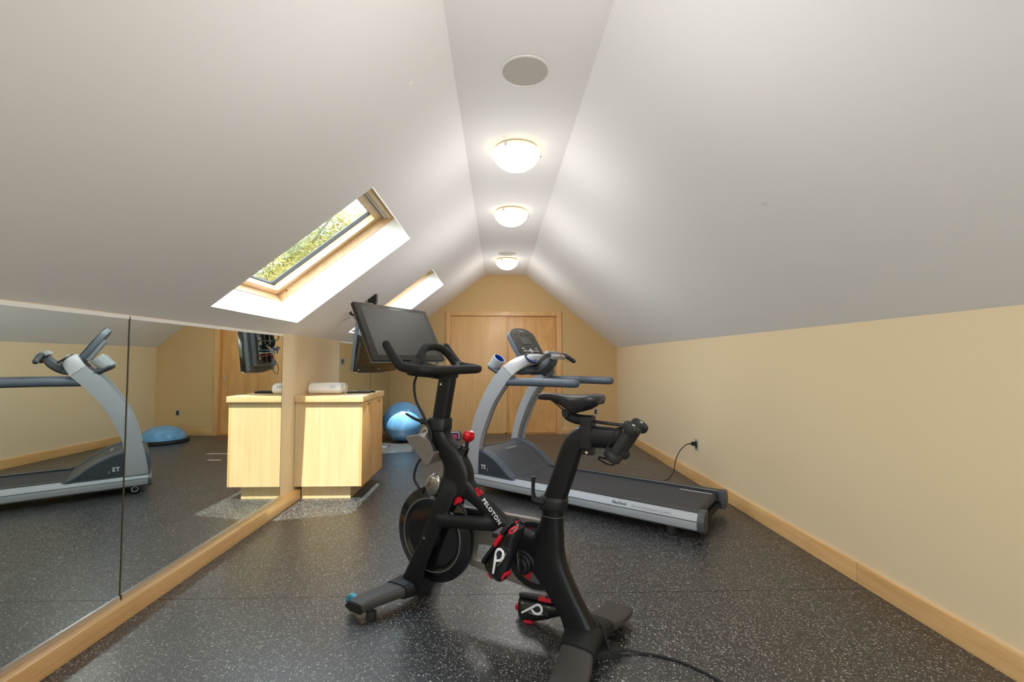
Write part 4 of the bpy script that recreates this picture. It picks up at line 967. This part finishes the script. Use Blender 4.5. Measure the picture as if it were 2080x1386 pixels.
# handlebar
hbm = Vector((.70, 0, 1.16))
def hbar(b):
    for sg_ in (-1, 1):
        tube(b, [(.668, 0, 1.172), (.663, sg_ * .12, 1.172), (.668, sg_ * .190, 1.173), (.70, sg_ * .222, 1.176), (.76, sg_ * .226, 1.182), (.815, sg_ * .228, 1.192), (.850, sg_ * .230, 1.222), (.885, sg_ * .230, 1.262), (.912, sg_ * .230, 1.296)], [.024, .023, .023, .023, .023, .024, .023, .022, .021], 16, 5, round_ends=True)
        tube(b, [(.815, sg_ * .222, 1.192), (.80, sg_ * .175, 1.195), (.782, sg_ * .137, 1.21), (.797, sg_ * .112, 1.245), (.812, sg_ * .066, 1.281), (.815, 0, 1.292)], [.020, .021, .022, .021, .021, .021], 16, 5)
        tube(b, [(.782, sg_ * .135, 1.205), (.74, sg_ * .10, 1.185), (.70, sg_ * .05, 1.172)], .018, 14, 3)
    rbox(b, .655, .80, -.075, .075, 1.150, 1.182, .012)
ho = P('handlebar', M_GRIP, hbar, bike)
rm = ho.modifiers.new('remesh', 'REMESH'); rm.mode = 'VOXEL'; rm.voxel_size = .004; rm.use_smooth_shade = True
sm = ho.modifiers.new('smooth', 'SMOOTH'); sm.factor = .5; sm.iterations = 4
P('under_bracket', M_BLACKS, lambda b: (tube(b, [(.80, .10, 1.178), (.86, .115, 1.155), (.85, .06, 1.145), (.76, .03, 1.14)], .022, 12, up=(0, 0, 1), ry=.009), rbox(b, .675, .765, -.034, .034, 1.130, 1.155, .008)), ho)
# monitor
mc = Vector((1.063, -.039, 1.370)); mt = math.radians(27.6)
MM = Matrix.Translation(mc) @ Matrix.Rotation(-PI / 2 + .006, 4, 'Z') @ Matrix.Rotation(-mt, 4, 'X')   # local x = viewer's right, -y toward the rider, z up
mon = bmesh.new(); rbox(mon, -.2775, .2775, .0, .024, -.1695, .1695, .006, 2); bmesh.ops.transform(mon, matrix=MM, verts=mon.verts)
mo = mesh_obj('monitor', mon, M_BEZ, bike)
def mpart(name, m, fn, par=mo, **k):
    t = bmesh.new(); fn(t); bmesh.ops.transform(t, matrix=MM, verts=t.verts); return mesh_obj(name, t, m, par, **k)
mpart('screen', M_SCR, lambda b: box(b, -.241, .241, -.0012, .001, -.140, .145), smooth=False)
mpart('silver_edge', M_ALU, lambda b: rbox(b, -.276, .276, .016, .027, -.1705, .1705, .004))
mpart('rear_housing', M_BLACKS, lambda b: rbox(b, -.13, .13, .025, .055, -.11, .11, .015, 3))
P('monitor_arm', M_BLACKS, lambda b: (tube(b, [(.73, 0, 1.145), (.82, 0, 1.150), (.93, -.01, 1.165), (1.03, -.03, 1.195), (1.085, -.039, 1.25), (1.115, -.039, 1.32)], [.026, .022, .018, .018, .02, .026], 14, up=(0, 1, 0), ry=.03, p=3)), bike)
P('monitor_cable', M_RUB, lambda b: tube(b, [(.90, .02, 1.20), (.88, .045, 1.15), (.895, .05, 1.10), (.88, .055, 1.02), (.83, .058, .95), (.80, .058, .90), (.78, .050, .84), (.80, .05, .76), (.87, .045, .70), (.90, .04, .62), (.87, .035, .57), (.86, .02, .54)], .0065, 8), bike)
# knob
P('resistance_knob', M_RED, lambda b: lathe(b, [(0, -.026), (.014, -.026), (.026, -.016), (.030, -.004), (.029, .012), (.023, .024), (.012, .027), (0, .026)], 9, (.588, 0, .850), (-.15, 0, 1)), bike)
P('knob_stem', M_BLACKS, lambda b: cyl(b, (.603, 0, .79), (.592, 0, .832), .009, 14), bike)
# bottle tray
def tray(b):
    base = [(.745, .775), (.815, .715), (.918, .830), (.800, .860)]
    prism(b, [(.770, .712), (.795, .700), (.930, .822), (.922, .832), (.795, .722), (.742, .772), (.738, .765)], -.075, .075, bev=.003)
    for y0 in (-.075, .069): prism(b, [(.745, .765), (.795, .722), (.918, .828), (.84, .845), (.77, .82)], y0, y0 + .006)
P('bottle_tray', M_GUARD, tray, bike)
P('tray_bolt', M_CHROME, lambda b: (cyl(b, (.80, .074, .80), (.80, .079, .80), .007, 12), cyl(b, (.775, .074, .765), (.775, .079, .765), .007, 12)), bike)
# seat post, clamp, saddle
def seatpost(b):
    pts = [(.150, 0, .57), (.113, 0, .66), (.076, 0, .76), (.050, 0, .835), (.022, 0, .880), (-.025, 0, .900), (-.09, 0, .902), (-.165, 0, .902)]
    tube(b, pts, [.048, .048, .048, .047, .045, .044, .044, .044], 24, 6, up=(0, 1, 0), ry=[.034] * 8, p=2.6)
P('seat_post', M_BLACK, seatpost, bike)
P('post_joint_line', M_SILVD, lambda b: tube(b, hsec(.548, .1395, .0508, .0370, p=2.4, n=20), .0012, 6, 2, closed=True), bike)
P('seat_collar', M_BLACKS, lambda b: loft(b, smooth_rings([hsec(.575, .140, .056, .044, p=2.4), hsec(.585, .139, .062, .050, p=2.4), hsec(.618, .132, .062, .050, p=2.4), hsec(.632, .130, .055, .043, p=2.4)])), bike)
P('seat_lever', M_BLACKS, lambda b: (tube(b, [(.165, .045, .612), (.185, .062, .618), (.197, .068, .628)], .012, 12), tube(b, [(.196, .068, .625), (.197, .072, .665), (.194, .074, .722)], [.014, .010, .012], 10, ry=[.010, .007, .008])), bike)
P('slider_clamp', M_BLACKS, lambda b: (rbox(b, -.052, .002, -.037, .037, .851, .948, .012, 3), rbox(b, -.05, .0, -.030, .030, .940, .985, .006), rbox(b, -.052, -.002, -.02, .02, .826, .855, .004)), bike)
P('clamp_bolt', M_CHROME, lambda b: cyl(b, (-.027, .019, .838), (-.027, .024, .838), .006, 12), bike)
P('seat_slider', M_BLACKS, lambda b: tube(b, [(-.05, 0, .968), (.0, 0, .968), (.035, 0, .972), (.062, 0, .982), (.070, 0, .995)], [.020, .020, .018, .016, .018], 16, ry=.022), bike)
def saddle(b):
    # stations along the length: s, half width, top z, thickness
    st = [(.206, .004, 1.062, .012), (.200, .016, 1.070, .026), (.175, .022, 1.077, .034), (.13, .026, 1.078, .036), (.09, .034, 1.076, .046), (.05, .050, 1.075, .074), (.02, .064, 1.077, .086), (-.02, .075, 1.081, .074), (-.055, .075, 1.083, .058), (-.082, .060, 1.078, .044), (-.092, .032, 1.068, .026)]
    R = []
    for s, hw, zt, th in st:
        r = []
        for i in range(28):
            a = 2 * PI * i / 28; y = hw * math.copysign(abs(math.cos(a)) ** .8, math.cos(a))
            if math.sin(a) >= 0: z = zt - th * .35 + th * .35 * math.sin(a) ** .9 - .006 * (1 - abs(y) / max(hw, .001)) * (hw / .076)
            else: z = zt - th * .35 + th * .80 * math.sin(a) * (abs(math.cos(a)) ** .25)
            r.append(V(s, y, z))
        R.append(r)
    loft(b, smooth_rings(R, 4))
P('saddle', M_SADDLE, saddle, bike)
P('saddle_rail', M_BLACKS, lambda b: [tube(b, [(.145, sg_ * .008, 1.050), (.11, sg_ * .014, 1.030), (.075, sg_ * .021, 1.008), (.03, sg_ * .022, 1.004), (-.02, sg_ * .030, 1.012), (-.055, sg_ * .034, 1.03)], .0042, 8) for sg_ in (-1, 1)], bike)
P('rail_clamp', M_BLACKS, lambda b: (rbox(b, .046, .084, -.026, .026, .990, 1.010, .006), cyl(b, (.065, -.03, .990), (.065, .03, .990), .014, 18)), bike)
# dumbbell rack: two rods back, wire cradle
def rods(b):
    for y in (.018, -.018): tube(b, [(-.05, y, .964), (-.175, y, .958)], .0042, 8, 1)
    tube(b, [(-.05, .0, .932), (-.14, .03, .850)], .0025, 8, 1)
P('rack_rod', M_BLACKG, rods, bike)
def cradle(b):
    for y in (.055, -.045):
        tube(b, [(-.172, y + .025, .955), (-.135, y + .042, .868), (-.130, y + .044, .858), (-.150, y + .030, .840), (-.175, y - .01, .830), (-.165, y - .035, .845), (-.195, y - .03, .93)], .0032, 8, 3)
        tube(b, [(-.110, y + .045, .842), (-.105, y + .035, .830), (-.135, y - .0, .806), (-.150, y - .025, .808), (-.170, y - .025, .84), (-.175, y - .02, .86)], .0032, 8, 3)
        tube(b, [(-.110, y + .045, .842), (-.13, y + .02, .832), (-.150, y - .02, .825)], .0032, 8, 3)
    tube(b, [(-.175, .07, .955), (-.18, 0, .957), (-.175, -.06, .955)], .004, 8, 3)
P('rack_cradle', M_BLACKG, cradle, bike)
# pad under the rear foot collar: cable leaving the bike
P('cable_loop', M_RUB, lambda b: tube(b, [(-.045, -.03, .15), (-.075, -.03, .12), (-.085, -.03, .08), (-.10, -.03, .04), (-.11, -.04, .02)], .005, 8), bike)

BM = Matrix.Translation((.355, 1.925, 0)) @ Matrix.Rotation(BA, 4, 'Z')
def W_(x, y, z): return BM @ Vector((x, y, z))
# dumbbells (each leans back in its cradle)
def dumbbell(y, label, ds=0.0):
    a = W_(-.156 + ds, y, .852); b_ = W_(-.221 + ds, y + .0, .949)
    ax = (b_ - a).normalized(); L = .135
    q = ax.to_track_quat('Z', 'Y').to_euler()
    t = thing('dumbbell', label, 'dumbbell', a - ax * .012, rot=q, group='pair of small black dumbbells in the rack behind the saddle')
    P('handle', M_RUB, lambda b: lathe(b, [(0, .0), (.019, .0), (.021, .03), (.022, L / 2), (.021, L - .03), (.019, L), (0, L)], 28), t)
    hd_ = [(0, -.016), (.030, -.016), (.036, -.010), (.037, .006), (.031, .016), (.018, .020), (0, .020)]
    P('head', M_RUB, lambda b: lathe(b, hd_, 32), t)
    P('head', M_RUB, lambda b: lathe(b, [(0, L - .020), (.018, L - .020), (.031, L - .016), (.037, L - .006), (.036, L + .010), (.030, L + .016), (0, L + .016)], 32), t)
    text_mesh('weight_mark', '1 lb', .016, M_WHITEP, t, (-.012, -.004, L + .0162), (1, 0, 0), (0, 1, 0))
    return t
dumbbell(.055, 'small black dumbbell nearer the camera in the rack behind the saddle')
dumbbell(-.045, 'small black dumbbell farther from the camera in the rack behind the saddle', -.004)

# cycling shoes clipped on the pedals. local: x toward the toe, z away from the sole, y lateral
def shoe(loc, ex_, ez_, label):
    ex_ = Vector(ex_).normalized(); ez_ = Vector(ez_); ez_ = (ez_ - ex_ * ez_.dot(ex_)).normalized(); ey_ = ez_.cross(ex_)
    t = thing('cycling_shoe', label, 'shoe', loc, group='cycling shoes clipped on the pedals')
    t.rotation_euler = Matrix((ex_, ey_, ez_)).transposed().to_euler()
    ol = [(-.125, .012), (-.118, .026), (-.09, .034), (-.04, .032), (.02, .037), (.075, .046), (.11, .040), (.132, .024), (.140, .0)]
    def upper(b):
        st = [(-.128, .010, .05, .03), (-.120, .026, .082, .0), (-.10, .033, .092, .0), (-.065, .034, .088, 0), (-.03, .035, .080, 0), (.01, .038, .072, 0), (.05, .043, .060, 0), (.085, .044, .050, 0), (.115, .035, .042, 0), (.133, .020, .034, 0.004), (.141, .006, .024, .008)]
        R = []
        for x, hw, h, z0 in st:
            r = []; h *= 1.18
            for i in range(26):
                a = 2 * PI * i / 26; cc, ss = math.cos(a), math.sin(a)
                y = hw * math.copysign(abs(cc) ** .75, cc) * (1 - .28 * max(0, ss))
                z = z0 + h / 2 + (h / 2) * math.copysign(abs(ss) ** .85, ss)
                r.append(V(x, y, z))
            R.append(r)
        loft(b, smooth_rings(R, 3))
    P('upper', M_BLACKG, upper, t)
    P('sole_insert', M_REDP, lambda b: prism(b, [(-.01, .0355), (.02, .0385), (.06, .0435), (.06, -.0435), (.02, -.0385), (-.01, -.0355)], -.0105, .006, 'XY', bev=.002), t)
    P('outsole', M_BLACKS, lambda b: prism(b, ol + [(x, -y) for x, y in reversed(ol[:-1])], -.010, .004, 'XY', bev=.003), t)
    P('collar_lining', M_REDP, lambda b: lathe(b, [(0, .100), (.022, .100), (.028, .108), (.024, .112), (0, .106)], 26, (-.075, 0, -.004), 'Z'), t)
    P('heel_cup', M_REDP, lambda b: tube(b, [(-.118, -.016, .05), (-.136, -.010, .052), (-.140, 0, .053), (-.136, .010, .052), (-.118, .016, .05)], .006, 8, 4, up=(0, 0, 1), ry=.014), t)
    P('strap', M_RUB, lambda b: [tube(b, [(x, .040, .028), (x + .004, .033, .060), (x + .006, 0, .076 - k * .008), (x + .004, -.033, .060), (x, -.040, .028)], .0022, 8, 4, ry=.011) for k, x in enumerate((-.015, .030))], t)
    P('strap_edge', M_ALU, lambda b: tube(b, [(-.055, .0345, .060), (-.02, .036, .064), (.02, .036, .058)], .002, 8, 3), t)
    P('toe_vent', M_REDP, lambda b: (tube(b, [(.095, .040, .026), (.115, .030, .030), (.128, .020, .026), (.118, .034, .018), (.10, .042, .016)], .004, 8, 3, closed=True), rbox(b, .115, .137, -.012, .018, .004, .014, .003)), t)
    for sg_ in (1, -1):
        def pl(b):
            q = lambda x, z: V(x, sg_ * .0375, z)
            tube(b, [q(-.092, .066), q(-.050, .043), q(-.012, .023), q(.006, .028), q(.012, .044), q(-.004, .058), q(-.024, .057), q(-.040, .046)], [.004, .0055, .006, .006, .006, .006, .0055, .005], 8, 4)
        P('emblem', M_WHITEP, pl, t)
    P('cleat', M_DEV, lambda b: rbox(b, .020, .080, -.026, .026, -.020, -.009, .004), t)
    return t
pnw = W_(pn.x, pn.y, pn.z); pfw = W_(pf.x, pf.y, pf.z)
def Wd(v): return BM.to_3x3() @ Vector(v)
def put(pe, tx, tz, label, off=.034):
    # the sole faces the pedal; the cleat sits .05 m toward the toe
    X = Wd(tx).normalized(); Z = Wd(tz); Z = (Z - X * Z.dot(X)).normalized()
    return shoe(pe - X * .05 + Z * off, X, Z, label)
put(W_(.292, pn.y, pn.z + .022), (-.155, 0, .205), (-.80, .12, -.60), 'black cycling shoe with red sole and white emblem hanging upside down from the near pedal')
put(W_(.205, pf.y + .02, pf.z - .020), (-.97, 0, .10), (-.05, .30, -.95), 'black cycling shoe hanging from the low far pedal behind the rear leg of the bike')

# bike power adapter and its cord
pa = thing('power_adapter', 'black power adapter and cord on the floor beside the rear foot of the bike', 'power adapter', (.462, 1.925, 0), .1)
P('brick', M_RUB, lambda b: rbox(b, -.062, .040, -.030, .030, 0, .034, .004), pa)
P('cord', M_RUB, lambda b: tube(b, [(.038, 0, .018), (.07, .0, .014), (.12, -.010, .006), (.20, -.04, .0045), (.27, -.09, .0045), (.33, -.16, .0045), (.39, -.26, .0045), (.50, -.42, .0045)], [.007, .006, .0045, .0045, .0045, .0045, .0045, .0045], 8), pa)

# ================================================================ TREES outside the skylights
def tree(loc, h, blobs, nleaf, label, seed):
    rnd = random.Random(seed)
    t = thing('tree', label, 'tree', loc, group='trees outside the roof windows')
    def trunk(b):
        tube(b, [(0, 0, -3), (.05, 0, -1), (-.05, .05, h * .3), (.1, 0, h * .6), (.05, .1, h * .85)], [.22, .18, .13, .08, .03], 10)
        for (bx, by, bz, br) in blobs:
            tube(b, [(0, 0, h * .25), (bx * .4, by * .4, bz * .55 + .3), (bx * .8, by * .8, bz * .9), (bx, by, bz)], [.07, .05, .03, .01], 6, 3)
    P('trunk', M_BARK, trunk, t)
    def leaves(b):
        vs = []; fs = []
        tot = sum(q[3] ** 2 for q in blobs)
        for (bx, by, bz, br) in blobs:
            for _ in range(int(nleaf * br * br / tot)):
                d = Vector((rnd.gauss(0, 1), rnd.gauss(0, 1), rnd.gauss(0, 1))).normalized() * br * (rnd.random() ** .45)
                d += Vector((rnd.gauss(0, .06), rnd.gauss(0, .06), rnd.gauss(0, .06)))
                c = Vector((bx, by, bz)) + d
                s = rnd.uniform(.022, .05)
                e1 = Vector((rnd.gauss(0, 1), rnd.gauss(0, 1), rnd.gauss(0, .6))).normalized(); e2 = e1.cross(Vector((rnd.gauss(0, 1), rnd.gauss(0, 1), rnd.gauss(0, 1)))).normalized()
                k = len(vs); vs += [c - e1 * s, c + e2 * s * .5, c + e1 * s, c - e2 * s * .5]; fs.append((k, k + 1, k + 2, k + 3))
        me = bpy.data.meshes.new('lv'); me.from_pydata([tuple(v) for v in vs], [], fs); b.from_mesh(me); bpy.data.meshes.remove(me)
    P('foliage', M_LEAF, leaves, t, smooth=False)
tree((-5.85, 11.6, 1.05), 3.6, [(-.9, -.4, 2.4, .9), (-.2, .3, 2.9, .9), (.6, .2, 3.1, .85), (1.3, .4, 3.3, .75), (.3, -.4, 2.0, 1.1), (1.1, .1, 2.3, .9), (1.9, .6, 3.6, .55), (2.4, .9, 4.1, .55), (1.6, .3, 4.0, .4), (.0, .5, 3.8, .45), (2.1, .4, 2.8, .8), (-1.4, -.6, 3.0, .5)], 26000, 'yellow-green leafy tree seen through the near skylight', 3)
tree((-7.5, 17.5, .6), 5.2, [(-1.2, 0, 3.4, 1.1), (0, 0, 4.0, 1.2), (1.0, .4, 4.6, 1.0), (.4, .2, 5.6, .7), (-.6, .2, 5.0, .8), (1.6, .5, 3.6, 1.0), (1.9, .2, 5.6, .5)], 20000, 'more distant leafy tree behind the first one, seen through the near skylight', 5)
